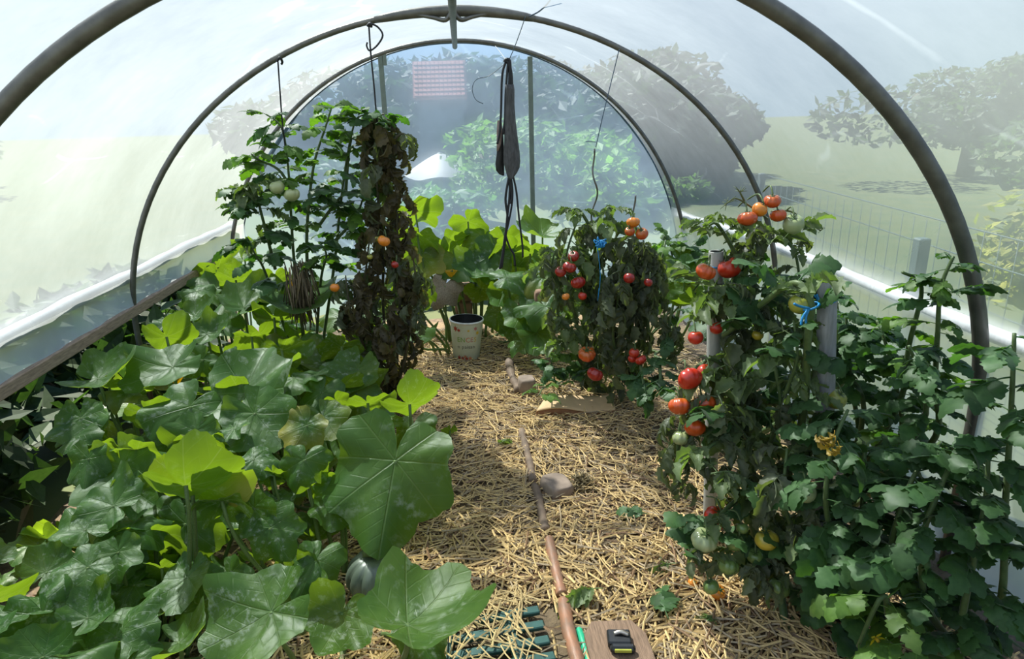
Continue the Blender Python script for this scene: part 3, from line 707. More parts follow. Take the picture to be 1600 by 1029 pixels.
# bare flower stalks over the top cluster
for pl in (((1200,342,1.9),(1172,322,1.86),(1150,310,1.85),(1135,318,1.84)), ((1205,330,1.9),(1235,330,1.86),(1262,348,1.85),(1282,360,1.85)), ((1165,318,1.86),(1158,304,1.85),(1155,298,1.85))):
    P = smooth(A(*pl), 5); tube(stem, P, .0035, 6, r2=.0018, c=(.13, .15, .06))
    for j in range(9):
        q = P[-1-rt.randrange(4)]; d = Vector((rt.uniform(-1, 1), rt.uniform(-1, 1), rt.uniform(-.5, 1))).normalized()*rt.uniform(.012, .026); tube(stem, [q, q+d], .0016, 4, r2=.0006, c=(.14, .17, .06))
T1F = [(1207,314,1.84,27,'ored','beef'),(1187,327,1.83,24,'orange','round'),(1216,336,1.83,26,'ored','beef'),(1168,341,1.82,32,'ored','beef2'),(1240,350,1.82,33,'pale','round'),
 (1103,424,1.82,32,'ored','beef'),(1140,418,1.86,38,'red','heart'),(1087,527,1.78,24,'red','round'),(1120,512,1.84,22,'red','round'),(1078,591,1.72,40,'red','beef',(-1.0,-.2,.3)),(1102,582,1.77,28,'red','round'),
 (1062,634,1.71,35,'ored','beef',(-.6,.1,1)),(1099,631,1.71,39,'ored','beef',(-.5,-.1,2)),(1086,668,1.70,35,'ored','beef2',(-.7,.15,.4)),(1065,683,1.73,31,'pale','beef',(-.2,0,0)),
 (1249,475,1.62,33,'yg','round'),(1184,523,1.78,18,'yellow','round'),(1101,843,1.53,44,'pale','beef2',(.2,.1,0)),(1148,846,1.53,29,'green','round'),(1198,843,1.50,37,'yellow','heart'),
 (1138,884,1.52,35,'green','beef',(-.5,.3,0)),(1160,825,1.54,19,'green','round'),(1111,916,1.52,25,'green','round'),(1180,868,1.54,26,'green','round'),(1216,918,1.5,36,'green','heart'),(1120,808,1.62,40,'red','beef')]
fruits(t1, stem, T1F)
mb = MB()
for k in range(3): put_compound(mb, at(1303+3*k, 672+8*k, 1.33), .075, 'dry', PI+.3*k, -1.2, tone=(3.2, 2.6, .7))
o = mb.build('dead_leaf', MT['tleaf'], t1); o['label'] = 'yellow dead leaf'
finish(t1, fol, stem)

# --- T2: healthy plants filling the right side
B2 = Vector((1.02, 1.56, .01)); B3 = Vector((1.22, 1.95, .01)); B4 = Vector((1.26, 1.36, .01)); B5 = Vector((1.05, 2.5, .01))
for (B, lab, shoots, fr) in (
  (B2, 'leafy green tomato plant in front of the thicker grey pipe, right of the fruiting plant', [
    (A((1330,900,1.42),(1345,820,1.40),(1350,740,1.45),(1350,690,1.5)), 18, 'healthy'), (A((1300,850,1.44),(1290,780,1.42),(1300,700,1.45),(1325,640,1.5)), 14, 'healthy'),
    (A((1370,930,1.35),(1400,820,1.32),(1430,740,1.35),(1470,690,1.4)), 14, 'healthy'), (A((1310,960,1.45),(1330,900,1.36),(1370,850,1.3)), 10, 'healthy')],
   [(1258,769,1.46,34,'pale','round'),(1304,764,1.48,34,'pale','round'),(1306,623,1.62,33,'yg','round')]),
  (B3, 'tall leafy green tomato plant below the side rail, rightmost shoots reaching up', [
    (A((1340,700,1.9),(1330,600,1.9),(1325,540,1.9),(1322,490,1.92)), 18, 'healthy'), (A((1400,700,1.8),(1400,600,1.78),(1385,540,1.8),(1370,500,1.85)), 18, 'healthy'),
    (A((1450,700,1.65),(1460,600,1.62),(1465,520,1.6),(1470,450,1.6),(1490,400,1.6)), 16, ['healthy', 'light']), (A((1400,640,1.75),(1420,540,1.7),(1440,450,1.68),(1410,425,1.66)), 7, 'light'),
    (A((1350,640,1.85),(1300,560,1.95),(1295,520,2.0)), 8, 'healthy'), (A((1430,680,1.6),(1440,600,1.55),(1420,540,1.55)), 12, 'healthy')], []),
  (B4, 'dark leafy tomato plant at the bottom right corner with a yellow flower', [
    (A((1450,950,1.25),(1440,850,1.24),(1470,760,1.26),(1500,700,1.3)), 16, 'healthy'), (A((1400,980,1.25),(1380,930,1.22),(1340,1010,1.22)), 7, 'light'),
    (A((1500,980,1.2),(1520,880,1.2),(1540,780,1.22),(1545,680,1.25)), 16, 'healthy'), (A((1560,950,1.2),(1570,800,1.22),(1580,640,1.25),(1585,520,1.28)), 16, 'healthy'), (A((1470,1020,1.2),(1440,1000,1.18),(1420,1010,1.17)), 6, 'light')], []),
  (B5, 'leafy tomato plant farther back along the side rail, behind the pipes', [
    (A((1290,620,2.4),(1290,540,2.4),(1280,500,2.4)), 10, 'healthy'), (A((1315,600,2.2),(1312,520,2.2),(1308,480,2.2),(1305,460,2.2)), 12, 'healthy'), (A((1250,640,2.6),(1230,560,2.6),(1220,500,2.6)), 9, 'curled')], [])):
    e = empty('tomato_plant', B, lab, 'tomato plant'); fol, stem = MB(), MB()
    for pts, n, st in shoots: shoot(fol, stem, [B]+pts, int(n*1.5), (.11, .19) if B.x < 1.1 or B.y < 1.5 else (.09, .15), st, .010, .004, el=(-.3, .4), skip=.18)
    fruits(e, stem, fr)
    if B is B4:
        p = at(1368, 996, 1.2); tube(stem, smooth([at(1400, 1010, 1.22), at(1385, 1000, 1.2), p], 4), .0025, 6, c=(.13, .2, .05))
        mb = MB()
        for k in range(5):
            a = 2*PI*k/5; d = Vector((math.cos(a), -.4, math.sin(a)))*.022; s = Vector((-math.sin(a), 0, math.cos(a)))*.005
            mb.add([tuple(p), tuple(p+d*.5+s), tuple(p+d), tuple(p+d*.5-s)], [(0, 1, 2, 3)], (.8, .62, .02))
        tube(mb, [p, p+Vector((0, -.012, 0))], .004, 6, c=(.7, .45, .02)); o = mb.build('flower', MT['flower'], e); o['label'] = 'yellow star shaped flower'
    finish(e, fol, stem)
# one drooping yellow withered leaf by the thick stem
# --- T3, T4: wilted pair in the middle
B6 = atz(930, 600, 0); B7 = atz(990, 605, 0); B7.y -= .1
t3 = empty('tomato_plant', B6, 'wilted tomato plant with the tall wavy rod and blue twine, dark red fruit inside', 'tomato plant')
fol, stem = MB(), MB()
for pts, n, L, st in ((A((930,540,3.2),(928,460,3.15),(930,390,3.12),(938,340,3.1)), 34, (.14, .26), ['wilted', 'wilted', 'curled']), (A((905,520,3.1),(890,450,3.05),(885,400,3.05),(900,350,3.08)), 26, (.13, .24), ['wilted', 'curled']),
                      (A((880,520,3.05),(870,470,3.0),(862,420,3.0),(868,390,3.0)), 16, (.12, .2), ['curled', 'wilted']), (A((950,520,3.05),(945,450,3.0),(940,400,3.0)), 18, (.14, .24), 'wilted'), (A((925,360,3.1),(905,328,3.1),(888,330,3.1)), 6, (.10, .15), 'curled'), (A((930,350,3.1),(950,325,3.1),(955,330,3.1)), 5, (.09, .14), 'curled')):
    shoot(fol, stem, [B6]+pts if pts[0].z < .5 else pts, n, L, st, .009, .004, el=(-.5, .4), skip=.1)
fruits(t3, stem, [(890,417,2.92,22,'dark','beef'),(876,424,2.93,18,'dark','round'),(903,441,2.92,24,'dark','beef'),(910,462,2.9,14,'red','round'),(884,463,2.88,13,'orange','heart'),(917,553,2.88,28,'ored','beef'),(930,584,2.86,27,'dark','beef'),(896,400,2.95,18,'dark','round')])
finish(t3, fol, stem)
t4 = empty('tomato_plant', B7, 'wilted tomato plant beside the cardboard, orange tomatoes at its top', 'tomato plant')
fol, stem = MB(), MB()
for pts, n, L, st in ((A((985,540,3.0),(985,470,2.98),(985,410,2.98),(990,365,3.0)), 34, (.14, .26), 'wilted'), (A((1010,530,2.95),(1015,460,2.95),(1012,410,2.95),(1005,375,2.98)), 26, (.13, .24), 'wilted'), (A((960,540,2.95),(965,470,2.92),(970,420,2.92)), 20, (.13, .24), 'wilted'),
                      (A((1020,450,3.1),(1035,400,3.15),(1040,375,3.2)), 8, (.10, .16), 'light'), (A((1030,560,2.75),(1032,595,2.65),(1030,610,2.62)), 9, (.10, .16), 'healthy'), (A((1000,560,2.8),(1005,600,2.65)), 6, (.12, .18), 'healthy'), (A((1040,540,2.8),(1050,480,2.8)), 9, (.12, .2), ['healthy', 'wilted'])):
    shoot(fol, stem, [B7]+pts if 0 < pts[0].z < .35 and pts[-1].z > pts[0].z else pts, n, L, st, .009, .004, el=(-.5, .4), skip=.1)
fruits(t4, stem, [(989,347,2.9,22,'orange','beef2'),(1003,365,2.88,20,'ored','round'),(984,361,2.89,16,'ored','round'),(983,434,2.85,18,'dark','round'),(1013,441,2.85,14,'dark','round'),(1001,562,2.76,19,'red','beef'),(991,551,2.78,17,'red','round'),(988,560,2.79,14,'red','round')])
finish(t4, fol, stem)
# low bright plant by the cardboard
B8 = atz(868, 600, 0)
t5 = empty('tomato_plant', B8, 'small bright green tomato plant sprawling beside the cardboard', 'tomato plant'); fol, stem = MB(), MB()
for pts, n in ((A((865,585,3.1),(862,565,3.08),(868,550,3.08)), 8), (A((890,590,3.1),(905,582,3.1)), 6), (A((850,605,3.0),(842,618,2.9)), 5), (A((880,600,3.05),(890,592,3.05)), 5)): shoot(fol, stem, [B8]+pts, n, (.09, .14), ['light', 'healthy'], .005, .002, skip=.25)
finish(t5, fol, stem)
# small leafy one by the far hoop leg
B9 = Vector((1.12, 3.95, .02)); t6 = empty('tomato_plant', B9, 'fresh green tomato plant in the corner by the farthest hoop\'s leg', 'tomato plant'); fol, stem = MB(), MB()
for pts, n in ((A((1050,430,3.9),(1048,390,3.85),(1045,372,3.85)), 11), (A((1085,430,3.9),(1078,400,3.9),(1080,385,3.9)), 10), (A((1095,440,3.7),(1098,410,3.7)), 8)): shoot(fol, stem, [B9]+pts, n, (.13, .2), ['light', 'healthy'], .007, .003, skip=.3)
finish(t6, fol, stem)

# --- back left: the tall green plant and the withered one
B10 = Vector((at(470, 500, 3.15).x, 3.15, .02)); t7 = empty('tomato_plant', B10, 'tall loose green tomato plant hung on the left cord, two pale tomatoes', 'tomato plant'); fol, stem = MB(), MB()
for pts, n, L, st in ((A((462,430,3.1),(455,340,3.05),(450,260,3.0),(440,200,3.0),(415,178,3.0)), 22, (.10, .18), ['light', 'light', 'healthy']), (A((480,420,3.1),(480,350,3.05),(490,260,3.0),(508,200,3.0),(518,168,3.0)), 16, (.12, .2), 'light'),
                      (A((520,430,3.15),(530,340,3.1),(540,260,3.1),(555,190,3.05),(575,180,3.05)), 22, (.10, .18), ['light', 'healthy']), (A((430,420,3.1),(410,340,3.0),(395,290,3.0),(380,300,3.0)), 16, (.13, .2), ['healthy', 'curled']),
                      (A((470,330,3.05),(440,270,3.0),(405,250,3.0),(392,240,3.0)), 10, (.11, .18), 'light'), (A((500,350,3.1),(530,310,3.05),(550,300,3.0)), 10, (.14, .22), 'healthy'), (A((500,450,3.1),(510,400,3.0),(500,380,2.95)), 14, (.12, .2), ['light', 'healthy']), (A((540,300,3.1),(545,240,3.1),(550,215,3.08)), 12, (.10, .18), ['light', 'healthy']), (A((520,380,3.1),(555,340,3.1),(570,300,3.1)), 12, (.12, .2), 'light'), (A((400,330,3.0),(375,310,2.95),(372,330,2.92)), 8, (.10, .16), ['healthy', 'light']), (A((420,440,3.1),(400,400,3.0),(385,370,3.0)), 10, (.14, .22), 'healthy')):
    shoot(fol, stem, [B10]+pts if pts[0].z < .72 else pts, n, L, st, .008, .003, el=(-.2, .6), skip=.18)
fruits(t7, stem, [(433,292,2.9,23,'pale','round'),(456,304,2.9,26,'pale','beef2')])
finish(t7, fol, stem)
mb = MB()
for i in range(120):
    a = rt.uniform(0, 6); q = at(468, 440, 3.0)+Vector((rt.gauss(0, .025), rt.gauss(0, .02), rt.uniform(-.02, .10))); tube(mb, [q, q+Vector((rt.gauss(0, .02), rt.gauss(0, .02), -rt.uniform(.1, .22)))], .003, 4, c=np.array((.22, .17, .10))*rt.uniform(.6, 1.2))
tag(mb.build('straw_tuft', MT['straw']), 'tuft of dry stalks hanging at the foot of the green tomato plant', 'straw', kind='stuff')
B11 = Vector((at(600, 480, 3.1).x, 3.1, .02)); t8 = empty('tomato_plant', B11, 'withered brown tomato plant hanging from the hooked cord, one orange tomato', 'tomato plant'); fol, stem = MB(), MB()
for pts, n, L, st in ((A((600,500,3.05),(598,400,3.02),(590,300,3.0),(590,220,3.0),(590,185,3.0)), 46, (.13, .24), ['dry', 'dry', 'wilted']), (A((625,480,3.0),(622,390,2.98),(618,300,2.98),(610,230,3.0)), 34, (.12, .22), 'dry'), (A((570,480,3.0),(572,420,2.98),(582,340,2.98)), 22, (.12, .22), 'dry'),
                      (A((600,240,3.0),(625,210,2.98),(640,215,2.97)), 9, (.09, .16), ['dry', 'wilted']), (A((560,520,2.9),(545,470,2.9),(540,430,2.92)), 18, (.12, .2), ['dry', 'wilted']), (A((640,520,2.95),(650,450,2.95),(645,400,2.95)), 18, (.12, .2), ['dry', 'wilted']), (A((590,200,3.0),(585,185,2.98),(600,178,2.98)), 8, (.10, .16), 'healthy'), (A((590,540,2.9),(600,500,2.85)), 14, (.14, .22), 'dry')):
    shoot(fol, stem, [B11]+pts if pts[0].z < .6 else pts, n, L, st, .008, .003, el=(-.6, .3), skip=.08, scol=(.10, .09, .05))
fruits(t8, stem, [(600,376,2.86,20,'orange','heart'),(578,401,2.86,9,'yg','round'),(523,449,2.82,15,'orange','round'),(617,413,2.88,12,'dark','round'),(590,373,2.92,12,'yg','round')])
finish(t8, fol, stem)

# ------------------------------------------------------------------ stakes, cords, pouch
def pipe(px, py, px2, py2, Y, r, m, lab):
    p = at(px, py, Y); q = at(px2, py2, Y); d = (p-q).normalized(); b = p-d*(p.z/d.z); L = (p-b).length; R = d.to_track_quat('Z', 'Y').to_matrix()
    e = empty('pipe_stake', b, lab, 'pipe', 'grey pipe stakes'); mb = MB()
    lathe(mb, [(r, 0), (r, L*.5), (r, L-.002), (r-.001, L), (r-.004, L), (r-.0045, L-.003)], b, 28, R); mb.build('pipe_wall', m, e)
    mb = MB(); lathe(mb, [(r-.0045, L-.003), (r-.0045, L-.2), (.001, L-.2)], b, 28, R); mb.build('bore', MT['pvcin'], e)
    return p
pp = pipe(1293, 432, 1289, 640, 1.64, .0245, MT['pvc'], 'thicker grey pipe tied to a bent stem with blue twine')
pp2 = pipe(1119, 392, 1114, 600, 1.90, .0215, MT['pvc2'], 'thinner pale grey pipe standing among the red tomatoes')
mb = MB(); c = pp+Vector((0, 0, -.05))
for j in range(3):
    ring = [c+Vector((.029*math.cos(a), .029*math.sin(a), .012*math.sin(a+j)-.006*j)) for a in [2*PI*k/20 for k in range(21)]]; tube(mb, ring, .0026, 6)
st_ = at(1266, 478, 1.60)
ring = [st_+Vector((.02*math.cos(a), .02*math.sin(a), .008*math.cos(a))) for a in [2*PI*k/16 for k in range(17)]]; tube(mb, ring, .0028, 6)
for dz in (0, .006): tube(mb, smooth([c+Vector((-.029, -.01, dz)), c.lerp(st_, .5)+Vector((0, -.015, -.012+dz)), st_+Vector((.018, -.01, dz))], 5), .003, 6)
for d in ((-.02, -.01, -.04), (-.045, -.012, .018), (-.005, -.012, -.045)): tube(mb, smooth([st_+Vector((-.012, -.018, 0)), st_+Vector((-.02, -.02, 0))+Vector(d)*.5, st_+Vector((-.015, -.02, 0))+Vector(d)], 4), .0032, 6)
tag(mb.build('twine_tie', MT['twine']), 'bright blue twine knotted around the thicker grey pipe', 'twine')
mb = MB(); ring = [pp2+Vector((.0235*math.cos(a), .0235*math.sin(a), -.042+.003*math.sin(a))) for a in [2*PI*k/20 for k in range(21)]]; tube(mb, ring, .0022, 6); tube(mb, ring[3:9]+[ring[9]+Vector((-.02, -.01, -.02))], .002, 6)
tag(mb.build('twine_tie', MT['twine']), 'thin pale blue twine around the thinner pipe', 'twine')
mb = MB(); q = at(938, 380, 2.93)
for j in range(14): tube(mb, smooth([q+Vector((rt.gauss(0, .012), rt.gauss(0, .01), rt.gauss(0, .01))) for _ in range(4)], 4), .0025, 5)
tube(mb, smooth(A((934,390,2.93),(938,430,2.92),(934,470,2.92),(936,450,2.92)), 5), .002, 5)
tag(mb.build('twine_tie', MT['twine']), 'tangle of blue twine on the wilted plant with the wavy rod', 'twine')
# wavy rods
def spiral(p0, p1, lab, amp=.014, turns=5.5, r=.0042):
    mb = MB(); n = 110; pts = []
    for i in range(n+1):
        t = i/n; q = p0.lerp(p1, t); a = 2*PI*turns*t+.6; k = min(1, t*8); pts.append(q+Vector((math.cos(a)*amp*k, math.sin(a)*amp*k, 0)))
    tube(mb, pts, r, 7); return tag(mb.build('spiral_rod', MT['spiral']), lab, 'plant rod', 'spiral plant rods')
spiral(at(929, 232, 3.1), Vector((at(935, 400, 3.12).x, 3.2, .0)), 'taller wavy steel rod, its top tied to a string from the middle hoop')
spiral(at(993, 305, 3.05), Vector((at(988, 400, 3.1).x, 3.1, .0)), 'shorter wavy steel rod rising behind the orange tomatoes', turns=5)
def cord(pts, r, m, lab, name='cord', k=5, cat='cord'):
    mb = MB(); tube(mb, smooth(pts, k), r, 6); return tag(mb.build(name, MT[m]), lab, cat)
yh = Y2-.02
mb = MB(); tube(mb, smooth(A((434,92,yh),(438,150,yh),(441,190,yh),(446,232,yh)), 4), .0035, 6); tube(mb, smooth(A((432,96,yh-.02),(437,90,yh-.02),(441,96,yh-.01),(440,100,yh)), 4), .005, 6)
tag(mb.build('cord', MT['black']), 'black cord from the middle hoop down into the tall green tomato plant', 'cord')
mb = MB(); tube(mb, smooth(A((576,34,yh),(579,80,yh),(584,130,yh),(589,190,yh)), 4), .0038, 6); tube(mb, smooth(A((577,36,yh-.02),(590,42,yh),(598,55,yh),(590,70,yh),(578,79,yh),(573,72,yh),(574,66,yh)), 5), .0038, 6); tube(mb, smooth(A((574,40,yh-.01),(579,37,yh-.02),(580,42,yh-.01)), 4), .006, 6)
tag(mb.build('cord', MT['black']), 'black cord with a hook shaped loop above the withered tomato plant', 'cord')
cord(A((967.5,77,yh),(952,140,yh+.03),(941,185,yh+.06),(931,230,3.09)), .0019, 'bluecord', 'thin blue string from the middle hoop to the taller wavy rod', 'string', cat='string')
cord(A((931,222,3.09),(922,221,3.08),(915,221,3.07)), .0016, 'bluecord', 'loose short end of string at the top of the taller wavy rod', 'string', cat='string')
cord(A((821,26,yh),(812,52,yh),(803,76,yh),(796,92,yh)), .0018, 'thin', 'thin string holding the grey pouch up to the middle hoop', 'string', cat='string')
cord(A((790,93,yh),(782,82,yh+.1),(774,72,yh+.25)), .0014, 'wrap', 'pale string end above the grey pouch', 'string', cat='string')
cord(A((788,100,yh),(765,118,yh),(745,124,yh),(738,138,yh),(743,155,yh),(755,162,yh)), .0014, 'thin', 'thin wire curling out left of the grey pouch', 'wire', cat='wire')
cord(A((828,25,yh),(842,18,yh-.1),(856,5,yh-.2),(868,-14,yh-.3)), .003, 'bluecord', 'blue cord running up and forward from the middle hoop', 'cord')
YP = yh
pe = empty('pouch', at(796, 96, YP), 'long worn dark grey leather pouch with black straps hanging from a string', 'pouch')
# leather body: closed lens-shaped blade
def blade(lst, Y, thick, nose=1.0):
    mb = MB(); V = []; seg = 16
    for (xl, xr, py) in lst:
        a = at(xl, py, Y); b = at(xr, py, Y); c = (a+b)/2; hw = (b-a).length/2
        for k in range(seg):
            an = 2*PI*k/seg; s = math.cos(an); V.append((c.x+hw*s, c.y+thick*math.sin(an)*(.5+.5*math.sin(py*.07+s*2)**2), c.z))
    n = len(lst); mb.add(V, [(i*seg+k, (i+1)*seg+k, (i+1)*seg+(k+1) % seg, i*seg+(k+1) % seg) for i in range(n-1) for k in range(seg)]+[tuple(range(seg)), tuple((n-1)*seg+k for k in range(seg))[::-1]])
    return mb
blade([(789,803,132),(790,804,140),(789,804,165),(788,806,190),(788,809,215),(787,812,238),(787,813,252),(789,812,262),(791,808,270),(793,803,277),(796,799,281)], YP-.01, .022).build('body', MT['leather'], pe)
o = blade([(777,784,192),(778,786,205),(777,787,222),(776,788,240),(774,788,255),(775,788,266),(780,788,272),(785,788,274)], YP+.03, .014).build('flap', MT['leather2'], pe); o['label'] = 'black rounded flap'
o = blade([(777,784,188),(776,785,205),(776,783,225),(776,779,236)], YP+.012, .007).build('worn_patch', MT['tan'], pe); o['label'] = 'pinkish worn strip'
for pts, r in (((( 790,98),(786,110),(784,130),(783,170),(781,205),(777,225)), .005), (((794,96),(792,120),(790,150),(789,185),(786,210)), .005), (((791,95),(796,102),(799,120),(800,150)), .007), (((788,97),(791,93),(796,95),(797,110),(796,140)), .007), (((797,100),(798,118),(798,135)), .005),
               (((795,278),(790,310),(793,340),(789,370),(785,400),(781,420)), .0055), (((797,280),(796,310),(793,335),(790,370),(786,400),(784,418)), .0055), (((799,280),(801,300),(799,325),(793,355),(790,365),(796,385),(803,398),(805,415)), .0045), (((802,276),(807,300),(811,340),(816,380),(817,402)), .0045), (((796,278),(799,295),(800,308),(797,318)), .007)):
    mb = MB(); tube(mb, smooth([at(x, y, YP-.01) for x, y in pts], 5), r, 7); mb.build('strap', MT['black'], pe)

# ------------------------------------------------------------------ things on the ground
def on(px, py, z=0): 
    p = atz(px, py, z); return p
# pot
pc = on(729, 560); pc.z = gz(pc.x, pc.y)+.006
pe = empty('plant_pot', pc, 'white printed pot with red flowers and coloured lettering standing on the straw', 'pot')
sp_ = rng_of(pc)/F_PX; rb, rtp, hp = 20.5*sp_, 25.5*sp_, 62*sp_
Rp = Matrix.Rotation(.05, 3, 'Y')
mb = MB(); lathe(mb, [(.001, 0), (rb*.97, 0), (rb, .004), (rtp, hp*.97)], pc, 40, Rp); mb.build('shell', MT['potw'], pe)
mb = MB(); lathe(mb, [(rtp*.985, hp*.94), (rtp*1.03, hp*.95), (rtp*1.045, hp*.975), (rtp*1.03, hp), (rtp*.97, hp)], pc, 40, Rp); mb.build('rim', MT['potrim'], pe)
mb = MB(); lathe(mb, [(rtp*.975, hp*.995), (rb*.95, .02), (.001, .02)], pc, 40, Rp); mb.build('liner', MT['potin'], pe)
def on_pot(u, v, off=.0015):           # u = angle from the side facing the path, v = height share
    r = rb+(rtp-rb)*v/.97+off; a = -PI/2+u; return Rp @ Vector((r*math.cos(a), r*math.sin(a), hp*v))+pc
def pot_text(txt, mts, v, size, u0):
    x = u0
    for i, ch in enumerate(txt):
        cu = bpy.data.curves.new('letter', 'FONT'); cu.body = ch; cu.size = size; cu.resolution_u = 3
        ob = bpy.data.objects.new('letter', cu); C.objects.link(ob); dg = bpy.context.evaluated_depsgraph_get(); dg.update()
        me = bpy.data.meshes.new_from_object(ob.evaluated_get(dg)); bpy.data.objects.remove(ob)
        ws = [q.co.x for q in me.vertices]; wd = (max(ws)-min(ws)) if ws else size*.3
        for q in me.vertices: q.co = on_pot(x+(q.co.x-(min(ws)))/rtp, v+q.co.y/hp)
        me.materials.clear(); me.materials.append(MT[mts[i % len(mts)]]); link('lettering', me, pe); x += (wd+size*.14)/rtp
pot_text('ENCES', ['potg', 'potg', 'poto', 'potp', 'poty'], .50, .042, -.62)
pot_text('n paisan', ['potk'], .33, .032, -.62)
def pot_blob(u, v, s, m, k=6):
    mb = MB(); V = [on_pot(u, v, .002)]+[on_pot(u+s/rtp*(1 if j % 2 else .45)*math.cos(2*PI*j/(2*k)), v+s/hp*(1 if j % 2 else .45)*math.sin(2*PI*j/(2*k)), .002) for j in range(2*k)]
    mb.add([tuple(q) for q in V], [(0, 1+j, 1+(j+1) % (2*k)) for j in range(2*k)]); mb.build('printed_flower', MT[m], pe)
for u, v, s, m in ((-.75, .83, .02, 'potr'), (-.5, .80, .013, 'potr'), (.55, .84, .016, 'potp'), (.72, .72, .016, 'poty'), (-.55, .08, .017, 'potr'), (-.28, .07, .016, 'potr'), (0, .06, .017, 'potr'), (.25, .07, .015, 'poto'), (-.1, .12, .012, 'poto'), (.1, .8, .010, 'poty')): pot_blob(u, v, s, m)
# seedling growing behind the pot
sq = on(726, 505); ps = empty('seedling', sq, 'small two leaved seedling behind the white pot', 'seedling')
put_leaf(ps, at(714, 470, sq.y), .11, 'D', sq)
# cardboard: a bent sheet
e = empty('cardboard_sheet', on(902, 640), 'bent sheet of brown cardboard lying on the straw path', 'cardboard')
mb = MB(); nu, nv = 24, 6; V = []
c00, c10, c11, c01 = on(838, 640, .05), on(962, 636, .05), on(957, 617, .05), on(852, 622, .05)
for lay in (0, -.006):
    for j in range(nv+1):
        for i in range(nu+1):
            u, v = i/nu, j/nv; p = c00.lerp(c10, u).lerp(c01.lerp(c11, u), v)
            V.append((p.x, p.y, .050+lay+.018*math.sin(u*5.4+.4)*(1-v*.5)+.012*u-.012*(1-v)))
k = nu+1; n1 = k*(nv+1)
Fc = [(j*k+i, j*k+i+1, (j+1)*k+i+1, (j+1)*k+i) for j in range(nv) for i in range(nu)]
Fc += [tuple(x+n1 for x in q[::-1]) for q in Fc]
for i in range(nu): Fc += [(i, i+n1, i+1+n1, i+1), (nv*k+i+1, nv*k+i+1+n1, nv*k+i+n1, nv*k+i)]
for j in range(nv): Fc += [(j*k+k, j*k+k+n1, j*k+n1, j*k), (j*k+nu, j*k+nu+n1, j*k+k+nu+n1, j*k+k+nu)]
mb.add(V, Fc); mb.build('sheet', MT['card'], e)
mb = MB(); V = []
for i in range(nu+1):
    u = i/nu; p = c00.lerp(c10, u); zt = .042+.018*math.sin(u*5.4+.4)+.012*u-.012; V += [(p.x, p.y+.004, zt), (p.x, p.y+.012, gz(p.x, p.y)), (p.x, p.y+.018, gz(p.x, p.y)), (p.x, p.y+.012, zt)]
mb.add(V, [(i*4+a, i*4+(a+1) % 4, (i+1)*4+(a+1) % 4, (i+1)*4+a) for i in range(nu) for a in range(4)]); o = mb.build('folded_edge', MT['cardshade'], e); o['label'] = 'folded down front edge, its shade painted in as reddish brown'  # front fold coloured darker than the sheet to stand in for its shade
# stones, blocks
def rock(p, s, m, lab, name, cat, seed, rz=0, cut=1.0):
    r = random.Random(seed); mb = MB(); V = []; n, sg = 12, 22
    for i in range(n+1):
        ph = PI*i/n
        for k in range(sg):
            th = 2*PI*k/sg; d = Vector((math.sin(ph)*math.cos(th), math.sin(ph)*math.sin(th), math.cos(ph)))
            q = Vector([math.copysign(abs(x)**.55, x) for x in d]); q *= 1+.12*noise.noise(d*1.7+Vector((seed, 0, 0)))
            q = Matrix.Rotation(rz, 3, 'Z') @ Vector((q.x*s[0]/2, q.y*s[1]/2, min(q.z, cut)*s[2]/2)); V.append(tuple(q+p))
    mb.add(V, [(i*sg+k, (i+1)*sg+k, (i+1)*sg+(k+1) % sg, i*sg+(k+1) % sg) for i in range(n) for k in range(sg)]); return tag(mb.build(name, MT[m]), lab, cat)
rock(on(870, 757, .04)+Vector((0, 0, -.01)), (.105, .13, .07), 'stone', 'flat topped brown stone beside the pole, halfway along the path', 'stone', 'stone', 2, .3, .75)
rock(on(823, 601, .05), (.09, .10, .10), 'stone', 'brown stone block at the far end of the pole, left of the cardboard', 'stone', 'stone', 5, .1, .8)
mb = MB(); cp = on(908, 762)
for i in range(260): 
    a = rt.uniform(0, 6); rr = abs(rt.gauss(0, .032)); q = cp+Vector((math.cos(a)*rr, math.sin(a)*rr, .01+max(0, .05-rr)*rt.random())); d = Vector((rt.gauss(0, 1), rt.gauss(0, 1), rt.uniform(0, .8))).normalized()*.03; tube(mb, [q, q+d], .0018, 4, c=np.array((.26, .20, .10))*rt.uniform(.4, 1.2))
tag(mb.build('straw_clump', MT['straw']), 'matted clump of old straw and soil right of the flat topped stone', 'straw clump', kind='stuff')
p = at(720, 447, 4.35); nb = 3; hb = (p.z+.035)/nb
for k, lab in enumerate(('lowest dull brick of the small stack behind the white pot', 'middle dull brick of the small stack behind the white pot', 'topmost dull brick of the small stack behind the white pot')):
    mb = MB(); box(mb, (p.x+.012*(k % 2), p.y, hb*(k+.5)), (.115, .2, hb*.97), .15*(k-1), bev=.08); tag(mb.build('brick', MT['brick'], smooth=False), lab, 'brick', 'bricks stacked behind the pot')
mb = MB(); p = at(820, 458, 4.2); box(mb, (p.x, p.y, p.z/2+.03), (.09, .09, p.z+.04), -.1, bev=.06); tag(mb.build('wooden_block', MT['slat'], smooth=False), 'pale upright wooden block under the hanging straps', 'block')
rock(at(845, 463, 3.75), (.075, .075, .085), 'brick', 'small orange brown squash hidden under leaves near the pale block', 'squash_fruit', 'squash', 8)
